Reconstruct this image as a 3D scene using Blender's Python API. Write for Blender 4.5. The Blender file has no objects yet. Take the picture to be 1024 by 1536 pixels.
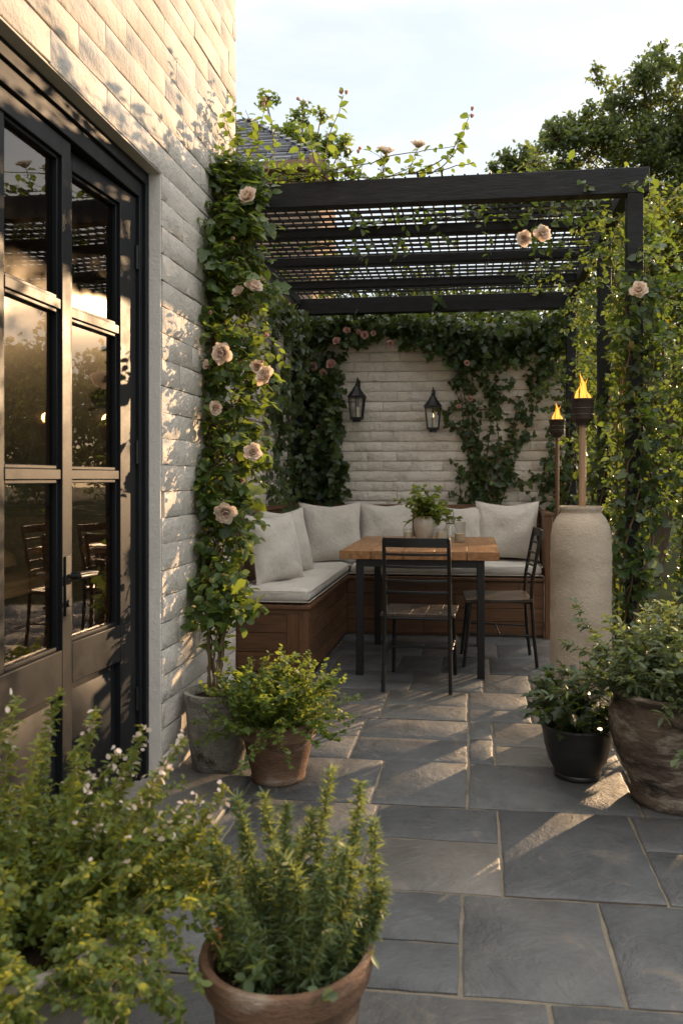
import bpy, bmesh, math, random
import numpy as np
from mathutils import Vector, Matrix, Euler
rnd = random.Random(7)
rng = np.random.default_rng(11)
scene = bpy.context.scene
col = scene.collection
R = math.radians

# ------------------------------------------------------------------ camera model (used to measure the place)
F = 1200.0; CX = 561.0; CY = 717.0; H = 1.2; YAW = R(7.05)
def ray(u, v):
    xc = (u-CX)/F; zc = (CY-v)/F
    return (xc*math.cos(YAW)-math.sin(YAW), xc*math.sin(YAW)+math.cos(YAW), zc)
def aY(u, v, Y):
    r = ray(u, v); t = Y/r[1]
    return (r[0]*t, Y, H+r[2]*t)
def aX(u, v, X):
    r = ray(u, v); t = X/r[0]
    return (X, r[1]*t, H+r[2]*t)

# ------------------------------------------------------------------ mesh building
class G:
    def __init__(s): s.v = []; s.f = []
    def add(s, vs, fs):
        o = len(s.v); s.v += [tuple(p) for p in vs]; s.f += [tuple(i+o for i in f) for f in fs]
        return s
    def box(s, x0, x1, y0, y1, z0, z1):
        vs = [(x0,y0,z0),(x1,y0,z0),(x1,y1,z0),(x0,y1,z0),(x0,y0,z1),(x1,y0,z1),(x1,y1,z1),(x0,y1,z1)]
        return s.add(vs, [(0,3,2,1),(4,5,6,7),(0,1,5,4),(1,2,6,5),(2,3,7,6),(3,0,4,7)])
    def bar(s, a, b, w, h, up=(0,0,1)):
        a = Vector(a); b = Vector(b); d = (b-a).normalized()
        u = Vector(up); sd = d.cross(u)
        if sd.length < 1e-4: sd = d.cross(Vector((0,1,0)))
        sd.normalize(); u = sd.cross(d).normalized()
        vs = []
        for p in (a, b):
            for i, j in ((-1,-1),(1,-1),(1,1),(-1,1)): vs.append(p + sd*(i*w/2) + u*(j*h/2))
        return s.add(vs, [(0,3,2,1),(4,5,6,7),(0,1,5,4),(1,2,6,5),(2,3,7,6),(3,0,4,7)])
    def tube(s, pts, rad, n=8, cap=True):
        pts = [Vector(p) for p in pts]; m = len(pts)
        if not hasattr(rad, '__len__'): rad = [rad]*m
        ref = None; vs = []; fs = []
        for i, p in enumerate(pts):
            t = (pts[min(i+1, m-1)] - pts[max(i-1, 0)])
            if t.length < 1e-9: t = Vector((0,0,1))
            t.normalize()
            if ref is None:
                ref = t.cross(Vector((0.13, 0.97, 0.2)))
                if ref.length < .1: ref = t.cross(Vector((1,0,0)))
            ref = (ref - t*ref.dot(t)).normalized(); b = t.cross(ref)
            for k in range(n):
                a = 2*math.pi*k/n
                vs.append(p + (ref*math.cos(a) + b*math.sin(a))*rad[i])
        for i in range(m-1):
            for k in range(n):
                fs.append((i*n+k, i*n+(k+1)%n, (i+1)*n+(k+1)%n, (i+1)*n+k))
        if cap:
            fs.append(tuple(range(n-1, -1, -1))); fs.append(tuple((m-1)*n+k for k in range(n)))
        return s.add(vs, fs)
    def lathe(s, prof, c=(0,0,0), n=40, wob=0.0):
        m = len(prof); vs = []; fs = []
        ph = rnd.random()*6
        for (r, z) in prof:
            for k in range(n):
                a = 2*math.pi*k/n
                rr = r*(1+wob*math.sin(2*a+ph)+wob*.6*math.sin(3*a+z*9+ph))
                vs.append((c[0]+rr*math.cos(a), c[1]+rr*math.sin(a), c[2]+z))
        for i in range(m-1):
            for k in range(n):
                fs.append((i*n+k, i*n+(k+1)%n, (i+1)*n+(k+1)%n, (i+1)*n+k))
        if prof[0][0] > 1e-5: fs.append(tuple(range(n-1, -1, -1)))
        if prof[-1][0] > 1e-5: fs.append(tuple((m-1)*n+k for k in range(n)))
        return s.add(vs, fs)
    def arrays(s, V, faces_k):           # numpy block: V (n,3), faces (m,k)
        s.blocks = getattr(s, 'blocks', []); s.blocks.append((V, faces_k)); return s

def build_mesh(name, g, off=(0,0,0), smooth=True, ang=38):
    me = bpy.data.meshes.new(name)
    blocks = getattr(g, 'blocks', [])
    if blocks:
        Vs = []; loops = []; tot = []; o = 0
        if g.v:
            Vs.append(np.array(g.v)); o = len(g.v)
            for f in g.f: loops.append(np.array(f)); tot.append(np.array([len(f)]))
        for V, fk in blocks:
            Vs.append(V)
            for fa in fk:
                loops.append((fa+o).ravel()); tot.append(np.full(len(fa), fa.shape[1]))
            o += len(V)
        V = np.concatenate(Vs) - np.array(off); L = np.concatenate(loops).astype(np.int32); T = np.concatenate(tot).astype(np.int32)
        me.vertices.add(len(V)); me.vertices.foreach_set('co', V.astype(np.float32).ravel())
        me.loops.add(len(L)); me.loops.foreach_set('vertex_index', L)
        me.polygons.add(len(T)); st = np.concatenate([[0], np.cumsum(T)[:-1]]).astype(np.int32)
        me.polygons.foreach_set('loop_start', st); me.polygons.foreach_set('loop_total', T)
        me.update(calc_edges=True); me.validate()
    else:
        me.from_pydata([(x-off[0], y-off[1], z-off[2]) for x, y, z in g.v], [], g.f); me.update()
    if smooth:
        me.polygons.foreach_set('use_smooth', [True]*len(me.polygons))
        if not blocks: me.set_sharp_from_angle(angle=R(ang))
    return me

ORG = {}
def thing(name, label, cat, loc=(0,0,0), group=None):
    o = bpy.data.objects.new(name, None); col.objects.link(o); o.location = loc; o.empty_display_size = .1
    o['label'] = label; o['category'] = cat
    if group: o['group'] = group
    ORG[o] = tuple(loc); return o
def part(name, g, m, parent, bevel=0, label=None, smooth=True, ang=38, seg=2):
    off = ORG[parent]
    me = build_mesh(name, g, off, smooth, ang); me.materials.append(m)
    o = bpy.data.objects.new(name, me); col.objects.link(o); o.parent = parent; ORG[o] = off
    if bevel:
        b = o.modifiers.new('bevel', 'BEVEL'); b.width = bevel; b.segments = seg; b.limit_method = 'ANGLE'; b.angle_limit = R(40); b.harden_normals = False
    if label: o['label'] = label
    return o
def single(name, g, m, label, cat, loc=(0,0,0), group=None, bevel=0, smooth=True, ang=38):
    me = build_mesh(name, g, loc, smooth, ang); me.materials.append(m)
    o = bpy.data.objects.new(name, me); col.objects.link(o); o.location = loc; ORG[o] = tuple(loc)
    o['label'] = label; o['category'] = cat
    if group: o['group'] = group
    if bevel:
        b = o.modifiers.new('bevel', 'BEVEL'); b.width = bevel; b.segments = 2; b.limit_method = 'ANGLE'; b.angle_limit = R(40)
    return o
def struct(name, g, m, smooth=True, kind='structure', bevel=0):
    me = build_mesh(name, g, (0,0,0), smooth); me.materials.append(m)
    o = bpy.data.objects.new(name, me); col.objects.link(o); o['kind'] = kind
    return o
def copy_tree(o, parent=None):
    c = o.copy(); col.objects.link(c)
    if parent: c.parent = parent
    for ch in list(o.children): copy_tree(ch, c)
    return c

# ------------------------------------------------------------------ materials
def newmat(name):
    m = bpy.data.materials.new(name); m.use_nodes = True
    nt = m.node_tree; nt.nodes.clear()
    out = nt.nodes.new('ShaderNodeOutputMaterial')
    return m, nt, out
def nd(nt, t, **kw):
    n = nt.nodes.new(t)
    for k, v in kw.items():
        if k.startswith('i_'): n.inputs[k[2:].replace('_', ' ')].default_value = v
        else: setattr(n, k, v)
    return n
def ramp(nt, stops):
    r = nt.nodes.new('ShaderNodeValToRGB'); e = r.color_ramp.elements
    while len(e) < len(stops): e.new(.5)
    for el, (p, c) in zip(e, stops): el.position = p; el.color = (*c, 1)
    return r
def coords(nt, scale=(1,1,1)):
    tc = nd(nt, 'ShaderNodeTexCoord'); mp = nd(nt, 'ShaderNodeMapping'); mp.inputs['Scale'].default_value = scale
    oi = nd(nt, 'ShaderNodeObjectInfo')
    va = nd(nt, 'ShaderNodeVectorMath', operation='SCALE'); va.inputs[0].default_value = (7.3, 3.1, 5.7)
    nt.links.new(oi.outputs['Random'], va.inputs['Scale'])
    vb = nd(nt, 'ShaderNodeVectorMath', operation='ADD')
    nt.links.new(tc.outputs['Object'], vb.inputs[0]); nt.links.new(va.outputs[0], vb.inputs[1])
    nt.links.new(vb.outputs[0], mp.inputs['Vector'])
    return mp.outputs['Vector']
def noise(nt, vec, sc, det=5, rough=.55, dist=0):
    n = nd(nt, 'ShaderNodeTexNoise'); n.inputs['Scale'].default_value = sc; n.inputs['Detail'].default_value = det
    n.inputs['Roughness'].default_value = rough; n.inputs['Distortion'].default_value = dist
    nt.links.new(vec, n.inputs['Vector']); return n.outputs['Fac']
def mix(nt, fac, a, b, mode='MIX'):
    m = nd(nt, 'ShaderNodeMix', data_type='RGBA', blend_type=mode)
    for sock, v in ((m.inputs[0], fac), (m.inputs[6], a), (m.inputs[7], b)):
        if hasattr(v, 'is_linked'): nt.links.new(v, sock)
        elif isinstance(v, tuple): sock.default_value = (*v, 1) if len(v) == 3 else v
        else: sock.default_value = v
    return m.outputs[2]
def mrange(nt, v, a, b, c=0., d=1.):
    m = nd(nt, 'ShaderNodeMapRange'); nt.links.new(v, m.inputs[0])
    for i, x in enumerate((a, b, c, d)): m.inputs[i+1].default_value = x
    return m.outputs[0]
def add(nt, a, b, kb=1.):
    m = nd(nt, 'ShaderNodeMath', operation='MULTIPLY_ADD'); nt.links.new(b, m.inputs[0]); m.inputs[1].default_value = kb; nt.links.new(a, m.inputs[2])
    return m.outputs[0]
def surf(name, c1, c2, scale=6, rough=.7, bumps=((40,.2),), stain=None, island=0., spec=.4, stretch=(1,1,1), metal=0., dist=0., bdist=.01, sheen=0, rvar=.0, stain2=None):
    m, nt, out = newmat(name); p = nd(nt, 'ShaderNodeBsdfPrincipled'); nt.links.new(p.outputs[0], out.inputs[0])
    vec = coords(nt, stretch)
    f = mrange(nt, noise(nt, vec, scale, 6, .6, dist), .3, .7)
    c = mix(nt, f, c1, c2)
    for st in (stain, stain2):
        if st:                        # (colour, scale, lo, hi)
            fs = mrange(nt, noise(nt, vec, st[1], 7, .68, .4), st[2], st[3]); c = mix(nt, fs, c, st[0])
    if island:
        ge = nd(nt, 'ShaderNodeNewGeometry'); hs = nd(nt, 'ShaderNodeHueSaturation')
        v = mrange(nt, ge.outputs['Random Per Island'], 0, 1, 1-island, 1+island); nt.links.new(v, hs.inputs['Value'])
        nt.links.new(c, hs.inputs['Color']); c = hs.outputs[0]
    nt.links.new(c, p.inputs['Base Color'])
    p.inputs['Roughness'].default_value = rough; p.inputs['Specular IOR Level'].default_value = spec; p.inputs['Metallic'].default_value = metal
    if rvar:
        rr = mrange(nt, noise(nt, vec, scale*2.3, 4), .3, .7, rough-rvar, rough+rvar); nt.links.new(rr, p.inputs['Roughness'])
    if sheen: p.inputs['Sheen Weight'].default_value = sheen
    h = None
    for sc, st in bumps:
        n = noise(nt, vec, sc, 6, .6)
        if h is None:
            mm = nd(nt, 'ShaderNodeMath', operation='MULTIPLY'); nt.links.new(n, mm.inputs[0]); mm.inputs[1].default_value = st; h = mm.outputs[0]
        else: h = add(nt, h, n, st)
    if h is not None:
        b = nd(nt, 'ShaderNodeBump'); b.inputs['Strength'].default_value = 1; b.inputs['Distance'].default_value = bdist
        nt.links.new(h, b.inputs['Height']); nt.links.new(b.outputs[0], p.inputs['Normal'])
    return m
def leafmat(name, dark, mid, light, trans=(.30,.36,.03), tw=.45, rough=.42, clump=2.2, back=None):
    m, nt, out = newmat(name)
    ge = nd(nt, 'ShaderNodeNewGeometry'); vec = coords(nt)
    cr = ramp(nt, [(0., dark), (.45, mid), (.85, mid), (1., light)])
    k = mrange(nt, noise(nt, vec, clump, 3), .3, .7, -.3, .3)
    ad = nd(nt, 'ShaderNodeMath', operation='ADD', use_clamp=True); nt.links.new(ge.outputs['Random Per Island'], ad.inputs[0]); nt.links.new(k, ad.inputs[1])
    nt.links.new(ad.outputs[0], cr.inputs[0])
    p = nd(nt, 'ShaderNodeBsdfPrincipled'); p.inputs['Roughness'].default_value = rough; p.inputs['Specular IOR Level'].default_value = .45
    nt.links.new(cr.outputs[0], p.inputs['Base Color'])
    t = nd(nt, 'ShaderNodeBsdfTranslucent'); tc = mix(nt, .75, cr.outputs[0], trans); nt.links.new(tc, t.inputs['Color'])
    ms = nd(nt, 'ShaderNodeMixShader'); ms.inputs[0].default_value = tw
    nt.links.new(p.outputs[0], ms.inputs[1]); nt.links.new(t.outputs[0], ms.inputs[2]); nt.links.new(ms.outputs[0], out.inputs[0])
    return m
def wood(name, c1, c2, axis=0, rough=.55, scale=3., spec=.35, island=.2):
    st = [14, 14, 14]; st[axis] = 1.2
    m = surf(name, c1, c2, scale, rough, ((scale*2.2, .6), (scale*9, .4)), (tuple(x*.45 for x in c1), scale*1.7, .55, .75), island, spec, tuple(st), bdist=.002, rvar=.1)
    return m

M = {}
M['brick'] = surf('painted_brick', (.45,.41,.365), (.535,.495,.445), 5, .8, ((7,.9),(24,.6),(75,.35),(190,.15)), ((.40,.35,.29), 7, .60, .80), .03, .2, bdist=.013)
M['brick_garden'] = surf('limewashed_brick', (.57,.52,.455), (.67,.62,.545), 5, .85, ((7,.9),(24,.7),(75,.35)), ((.31,.265,.22), 6, .54, .76), .05, .2, bdist=.018)
M['render'] = surf('painted_render', (.60,.555,.50), (.68,.64,.58), 6, .8, ((25,.5),(90,.4)), None, 0, .25, bdist=.006)
M['mortar'] = surf('sandy_mortar', (.11,.095,.072), (.21,.18,.14), 5, .95, ((120,.5),(30,.5)), None, 0, .1, bdist=.006)
M['slab'] = None
M['black_paint'] = surf('black_door_paint', (.009,.0095,.011), (.013,.014,.0155), 4, .46, ((9,.15),(60,.05)), None, 0, .15, bdist=.004, rvar=.08)
M['black_beam'] = surf('black_stained_timber', (.0045,.005,.006), (.009,.0095,.011), 5, .6, ((4,.6),(22,.5)), ((.022,.021,.02), 7, .58, .72), 0, .28, (1,6,6), bdist=.004, rvar=.1)
M['black_metal'] = surf('black_metal', (.006,.006,.006), (.011,.0105,.01), 9, .45, ((90,.1),), None, 0, .35, bdist=.002, rvar=.12)
M['table_wood'] = wood('oiled_table_wood', (.18,.085,.034), (.34,.172,.072), 1, .42, 3)
M['bench_wood'] = wood('reddish_bench_wood', (.088,.042,.020), (.155,.075,.036), 0, .5, 3)
M['bench_wood_y'] = wood('reddish_bench_wood_lengthwise', (.088,.042,.020), (.155,.075,.036), 1, .5, 3)
M['bench_wood_z'] = wood('reddish_bench_wood_upright', (.088,.042,.020), (.155,.075,.036), 2, .5, 3)
M['seat_wood'] = wood('dark_seat_wood', (.03,.022,.016), (.06,.042,.03), 1, .35, 4)
M['linen'] = surf('natural_linen', (.53,.485,.425), (.60,.555,.49), 6, .95, ((420,.35),(60,.35),(22,.7),(8,1.)), ((.44,.39,.33), 5, .58, .8), 0, .1, bdist=.010, sheen=.3)
M['terracotta'] = surf('weathered_terracotta', (.115,.066,.042), (.20,.12,.078), 7, .88, ((14,.9),(40,.5),(130,.4)), ((.30,.25,.20), 7, .52, .70), 0, .15, (1,1,2.4), bdist=.009, stain2=((.05,.045,.03), 5, .55, .72))
M['grey_pot'] = surf('mossy_grey_stone', (.20,.185,.155), (.36,.335,.29), 13, .9, ((14,1.),(45,.9),(120,.5)), ((.06,.068,.03), 10, .54, .66), 0, .2, bdist=.022, stain2=((.42,.39,.34), 11, .6, .75))
M['urn'] = surf('worn_brown_urn', (.085,.062,.046), (.145,.108,.08), 9, .75, ((9,1.),(30,.7),(90,.4)), ((.32,.275,.22), 7, .51, .64), 0, .25, (1,1,2.6), dist=.6, bdist=.016, stain2=((.026,.021,.016), 6, .51, .63))
M['black_pot'] = surf('black_glazed_clay', (.010,.010,.010), (.02,.019,.018), 8, .38, ((18,.3),(70,.2)), None, 0, .5, (1,1,4), bdist=.004)
M['jar'] = surf('sandy_stoneware', (.33,.27,.205), (.42,.35,.275), 6, .88, ((60,.6),(160,.6),(10,.3)), ((.20,.155,.11), 55, .64, .74), 0, .2, bdist=.007, stain2=((.22,.165,.115), 3.2, .48, .70))
M['planter'] = surf('pale_stone_planter', (.15,.137,.12), (.25,.23,.20), 8, .9, ((14,.7),(60,.6)), None, 0, .2, bdist=.008)
M['soil'] = surf('dark_soil', (.018,.012,.008), (.04,.027,.018), 20, .95, ((60,1.),(20,1.)), None, 0, .1, bdist=.02)
M['pole_wood'] = wood('bamboo_pole', (.22,.13,.075), (.30,.19,.115), 2, .6, 3)
M['pole_dark'] = wood('dark_torch_pole', (.10,.05,.028), (.15,.08,.045), 2, .6, 3)
M['cup'] = surf('bronzed_torch_cup', (.028,.020,.015), (.055,.036,.025), 12, .45, ((50,.3),), None, 0, .5, (1,1,5), .3, bdist=.003)
M['bark'] = surf('grey_brown_bark', (.06,.042,.028), (.11,.08,.055), 10, .9, ((30,1.),), None, 0, .15, (2,2,.4), bdist=.01)
M['twig'] = surf('brown_green_stem', (.085,.055,.03), (.12,.085,.04), 12, .75, ((60,.4),), None, 0, .2, bdist=.003)
M['greenstem'] = surf('fresh_green_stem', (.16,.16,.04), (.24,.21,.06), 12, .6, (), None, 0, .3)
M['slate'] = surf('grey_slate', (.06,.064,.075), (.11,.115,.13), 6, .55, ((16,.6),(70,.4)), None, .3, .4, bdist=.006)
M['ceramic'] = surf('cream_crackle_ceramic', (.40,.36,.30), (.48,.44,.37), 10, .28, ((12,.3),(90,.2)), ((.25,.2,.15), 14, .6, .75), 0, .5, bdist=.003)
M['wax'] = surf('ivory_wax', (.62,.56,.44), (.68,.62,.50), 5, .5, (), None, 0, .4)
M['sand'] = surf('pale_sand', (.50,.39,.26), (.60,.48,.33), 60, .95, ((200,.5),), None, 0, .1, bdist=.002)
M['soil_ground'] = surf('garden_earth', (.03,.035,.012), (.06,.06,.022), 2, .95, ((8,1.),(40,1.)), None, 0, .1, bdist=.05)
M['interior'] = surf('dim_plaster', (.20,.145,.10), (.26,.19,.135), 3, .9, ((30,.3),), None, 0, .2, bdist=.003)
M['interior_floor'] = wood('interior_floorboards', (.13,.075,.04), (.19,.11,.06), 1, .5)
M['bread'] = surf('crusty_bread', (.30,.15,.055), (.42,.24,.10), 9, .8, ((25,1.),), None, 0, .2, bdist=.008)
M['verge'] = surf('rough_brown_verge', (.16,.10,.07), (.26,.17,.12), 8, .9, ((15,1.),), None, 0, .15, bdist=.01)

M['ivy'] = leafmat('ivy_leaf', (.014,.028,.010), (.036,.066,.022), (.085,.125,.038), (.24,.31,.04), .35, .38)
M['rose_leaf'] = leafmat('rose_leaf', (.018,.038,.010), (.05,.09,.022), (.11,.15,.032), (.34,.44,.05), .46, .4)
M['vine_leaf'] = leafmat('vine_leaf', (.012,.027,.009), (.032,.064,.019), (.09,.13,.03), (.30,.41,.045), .36, .42)
M['hedge_leaf'] = leafmat('hedge_leaf', (.015,.03,.008), (.035,.06,.015), (.08,.11,.02), (.36,.38,.04), .45, .5)
M['tree_leaf'] = leafmat('tree_leaf', (.024,.042,.017), (.05,.078,.028), (.085,.115,.038), (.28,.33,.06), .42, .5, 1.0)
M['herb_leaf'] = leafmat('herb_leaf', (.028,.056,.014), (.075,.125,.027), (.14,.20,.045), (.42,.48,.06), .48, .5, 8)
M['heather_leaf'] = leafmat('thyme_leaf', (.034,.062,.014), (.10,.15,.03), (.23,.26,.06), (.5,.5,.06), .5, .5, 8)
M['rosemary_leaf'] = leafmat('rosemary_needle', (.042,.074,.034), (.095,.145,.066), (.20,.255,.095), (.45,.5,.09), .45, .5, 8)
M['olive_leaf'] = leafmat('sage_leaf', (.034,.05,.024), (.08,.11,.052), (.15,.185,.09), (.32,.38,.08), .35, .5, 8)
M['dark_leaf'] = leafmat('dark_lobed_leaf', (.012,.025,.010), (.028,.05,.018), (.055,.085,.03), (.2,.27,.04), .3, .4, 8)
M['petal'] = leafmat('blush_petal', (.66,.53,.43), (.76,.64,.54), (.82,.73,.63), (.82,.66,.50), .4, .6, 8)
M['pink_petal'] = leafmat('dusky_pink_petal', (.42,.24,.19), (.52,.32,.27), (.62,.42,.36), (.70,.42,.32), .35, .6, 8)
M['white_flower'] = leafmat('pale_flower', (.58,.47,.40), (.68,.57,.50), (.75,.66,.60), (.7,.58,.48), .35, .6, 8)

def glassmat(name, tint=(1,1,1), haze=.0, ior=1.5):
    m, nt, out = newmat(name)
    t = nd(nt, 'ShaderNodeBsdfTransparent'); t.inputs[0].default_value = (*tint, 1)
    g = nd(nt, 'ShaderNodeBsdfGlossy'); g.inputs['Roughness'].default_value = 0.0
    lw = nd(nt, 'ShaderNodeLayerWeight'); lw.inputs[0].default_value = .5
    pw = nd(nt, 'ShaderNodeMath', operation='POWER'); nt.links.new(lw.outputs['Facing'], pw.inputs[0]); pw.inputs[1].default_value = 4.5
    r0 = ((ior-1)/(ior+1))**2*1.9; fr = nd(nt, 'ShaderNodeMapRange'); nt.links.new(pw.outputs[0], fr.inputs[0]); fr.inputs[3].default_value = r0; fr.inputs[4].default_value = .95
    ms = nd(nt, 'ShaderNodeMixShader'); nt.links.new(fr.outputs[0], ms.inputs[0]); nt.links.new(t.outputs[0], ms.inputs[1]); nt.links.new(g.outputs[0], ms.inputs[2])
    last = ms
    if haze:                                            # broad weak gloss added to spread a glow round the reflected sun
        for rg, k in ((.07, haze), (.2, haze*.3)):
            g2 = nd(nt, 'ShaderNodeBsdfGlossy'); g2.inputs['Roughness'].default_value = rg; g2.inputs[0].default_value = (1,.9,.75,1)
            m2 = nd(nt, 'ShaderNodeMixShader'); m2.inputs[0].default_value = k
            nt.links.new(last.outputs[0], m2.inputs[1]); nt.links.new(g2.outputs[0], m2.inputs[2]); last = m2
    nt.links.new(last.outputs[0], out.inputs[0]); return m
M['pane'] = glassmat('door_glass', (.95,.95,.93), .008, 1.6)
M['thin_glass'] = glassmat('thin_glass', (.965,.965,.955), 0, 1.5)

def slabmat():
    m, nt, out = newmat('blue_grey_sandstone'); p = nd(nt, 'ShaderNodeBsdfPrincipled'); nt.links.new(p.outputs[0], out.inputs[0])
    vec = coords(nt); ge = nd(nt, 'ShaderNodeNewGeometry')
    cr = ramp(nt, [(0., (.052,.056,.061)), (.3, (.072,.077,.082)), (.55, (.100,.094,.085)), (.8, (.068,.074,.077)), (1., (.094,.079,.070))])
    nt.links.new(ge.outputs['Random Per Island'], cr.inputs[0]); c = cr.outputs[0]
    f = mrange(nt, noise(nt, vec, 3.5, 7, .65, .6), .3, .7); c = mix(nt, f, mix(nt, 1., c, (.66,.66,.66), 'MULTIPLY'), mix(nt, 1., c, (1.28,1.25,1.2), 'MULTIPLY'))
    f2 = mrange(nt, noise(nt, vec, 6, 8, .7, 1.), .56, .72); c = mix(nt, f2, c, (.13,.11,.088))
    f3 = mrange(nt, noise(nt, vec, 2.2, 6, .6, .5), .62, .74, 0, .8); c = mix(nt, f3, c, (.04,.04,.042))
    nt.links.new(c, p.inputs['Base Color'])
    rr = mrange(nt, noise(nt, vec, 9, 5), .3, .7, .45, .72); nt.links.new(rr, p.inputs['Roughness']); p.inputs['Specular IOR Level'].default_value = .5
    n1 = noise(nt, vec, 5, 8, .62, .8); n2 = noise(nt, vec, 45, 5, .6); n3 = noise(nt, vec, 170, 3, .6)
    mm = nd(nt, 'ShaderNodeMath', operation='MULTIPLY'); nt.links.new(n1, mm.inputs[0]); mm.inputs[1].default_value = 1.3
    h = add(nt, add(nt, mm.outputs[0], n2, .28), n3, .10)
    b = nd(nt, 'ShaderNodeBump'); b.inputs['Distance'].default_value = .013; nt.links.new(h, b.inputs['Height']); nt.links.new(b.outputs[0], p.inputs['Normal'])
    return m
M['slab'] = slabmat()
def flamemat():
    m, nt, out = newmat('torch_flame')
    tc = nd(nt, 'ShaderNodeTexCoord'); sx = nd(nt, 'ShaderNodeSeparateXYZ'); nt.links.new(tc.outputs['Generated'], sx.inputs[0])
    lw = nd(nt, 'ShaderNodeLayerWeight'); lw.inputs[0].default_value = .35
    cr = ramp(nt, [(0., (.9,.20,.01)), (.25, (1,.5,.09)), (.55, (1,.36,.035)), (1., (.85,.12,.005))]); nt.links.new(sx.outputs[2], cr.inputs[0])
    e = nd(nt, 'ShaderNodeEmission'); core = mix(nt, mrange(nt, lw.outputs['Facing'], .0, .5, 0, 1), (1,.40,.06), cr.outputs[0]); nt.links.new(core, e.inputs[0])
    st = mrange(nt, lw.outputs['Facing'], .0, .55, 1.0, .40); nt.links.new(st, e.inputs[1])
    t = nd(nt, 'ShaderNodeBsdfTransparent'); ms = nd(nt, 'ShaderNodeMixShader')
    k = mrange(nt, lw.outputs['Facing'], .05, .8, .12, 1.)
    nt.links.new(k, ms.inputs[0]); nt.links.new(e.outputs[0], ms.inputs[1]); nt.links.new(t.outputs[0], ms.inputs[2]); nt.links.new(ms.outputs[0], out.inputs[0])
    return m
M['flame'] = flamemat()
def emis(name, c, s):
    m, nt, out = newmat(name); e = nd(nt, 'ShaderNodeEmission'); e.inputs[0].default_value = (*c, 1); e.inputs[1].default_value = s
    nt.links.new(e.outputs[0], out.inputs[0]); return m
M['candle_flame'] = emis('candle_flame', (1,.62,.25), 4)

# ------------------------------------------------------------------ foliage tools
def tmpl(left, mid=((0,0,0),(0,.5,-.02),(0,1,-.1))):
    # left: outline of the left half from base to tip, folded along the midrib
    mid = list(mid); L = [(-x, y, z) for x, y, z in left]
    V = mid + left + L; n = len(left); k = len(mid)
    f1 = [0] + [k+i for i in range(n)] + [k-1] + list(range(k-2, 0, -1))
    f2 = list(range(0, k)) + [k+n+i for i in range(n-1, -1, -1)]
    return np.array(V, float), [np.array(f1[::-1]), np.array(f2[::-1])]
T_OVAL = tmpl([(-.22,.16,.05),(-.33,.42,.08),(-.24,.72,.04)])
T_LONG = tmpl([(-.12,.2,.03),(-.17,.5,.04),(-.11,.8,.0)])
T_IVY = tmpl([(-.28,-.12,.03),(-.50,.22,.06),(-.26,.36,.06),(-.30,.62,.03)])
T_LOBE = tmpl([(-.10,.12,.02),(-.30,.30,.06),(-.13,.42,.04),(-.36,.62,.05),(-.14,.74,.02)])
T_NEEDLE = (np.array([(-.06,0,0),(.06,0,0),(.095,.5,.05),(0,1,.0),(-.095,.5,.05)], float), [np.array([0,1,2,3,4])])
T_DIAM = (np.array([(0,0,0),(.3,.45,.05),(0,1,0),(-.3,.45,.05)], float), [np.array([0,1,2,3])])
T_ROUND = (np.array([(0,0,0),(.34,.22,.05),(.36,.62,.07),(0,1,.0),(-.36,.62,.07),(-.34,.22,.05)], float), [np.array([0,1,2,3,4,5])])
def norm(a): return a/np.maximum(np.linalg.norm(a, axis=1, keepdims=True), 1e-9)
def leaves(g, P, Nr, Tp, size, T):
    P = np.asarray(P, float); n = len(P)
    if n == 0: return g
    Nr = norm(np.asarray(Nr, float)); Tp = np.asarray(Tp, float)
    Tt = norm(Tp - Nr*(Tp*Nr).sum(1, keepdims=True)); S = np.cross(Tt, Nr)
    size = np.broadcast_to(np.asarray(size, float), (n,))[:, None, None]
    V, fs = T; k = len(V)
    W = P[:, None, :] + size*(V[None, :, 0:1]*S[:, None, :] + V[None, :, 1:2]*Tt[:, None, :] + V[None, :, 2:3]*Nr[:, None, :])
    base = (np.arange(n)*k)[:, None]
    return g.arrays(W.reshape(-1, 3), [f[None, :] + base for f in fs])
def rvec(n): return norm(rng.normal(size=(n, 3)))
def grow(p0, d, length, step=.04, wander=.25, grav=0., lo=None, hi=None):
    p = np.array(p0, float); d = np.array(d, float); d /= np.linalg.norm(d); pts = [p.copy()]
    for i in range(max(2, int(length/step))):
        d = d + rng.normal(size=3)*wander + np.array((0, 0, grav)); d /= np.linalg.norm(d)
        p = p + d*step
        if lo is not None: p = np.maximum(p, lo)
        if hi is not None: p = np.minimum(p, hi)
        pts.append(p.copy())
    return np.array(pts)
def stem_leaves(g, stems, spacing, size, T, out=.8, up=(0,0,1), nb=None, start=.05, jit=.01, sv=.3, taper=0., droop=0.):
    P = []; Nn = []; Tt = []; S = []
    for st in stems:
        seg = np.linalg.norm(np.diff(st, axis=0), axis=1); cl = np.concatenate([[0], np.cumsum(seg)]); Ltot = cl[-1]
        if Ltot < spacing: continue
        s = np.arange(start*Ltot, Ltot, spacing); s = s + rng.uniform(-.4, .4, len(s))*spacing; s = np.clip(s, 0, Ltot*.999)
        pts = np.stack([np.interp(s, cl, st[:, k]) for k in range(3)], 1)
        idx = np.clip(np.searchsorted(cl, s)-1, 0, len(seg)-1); tan = norm(np.diff(st, axis=0))[idx]
        r = rvec(len(s)); perp = norm(r - tan*(r*tan).sum(1, keepdims=True))
        tip = norm(tan*(1-out) + perp*out + np.array((0, 0, -droop)))
        nn = norm(np.array(up)[None]*.9 + rvec(len(s))*.7 + (0 if nb is None else np.array(nb)[None]))
        P.append(pts + rvec(len(s))*jit); Nn.append(nn); Tt.append(tip)
        S.append(size*(1 + rng.uniform(-sv, sv, len(s)))*(1 - taper*(s/Ltot)))
    if P: leaves(g, np.concatenate(P), np.concatenate(Nn), np.concatenate(Tt), np.concatenate(S), T)
    return g
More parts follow.
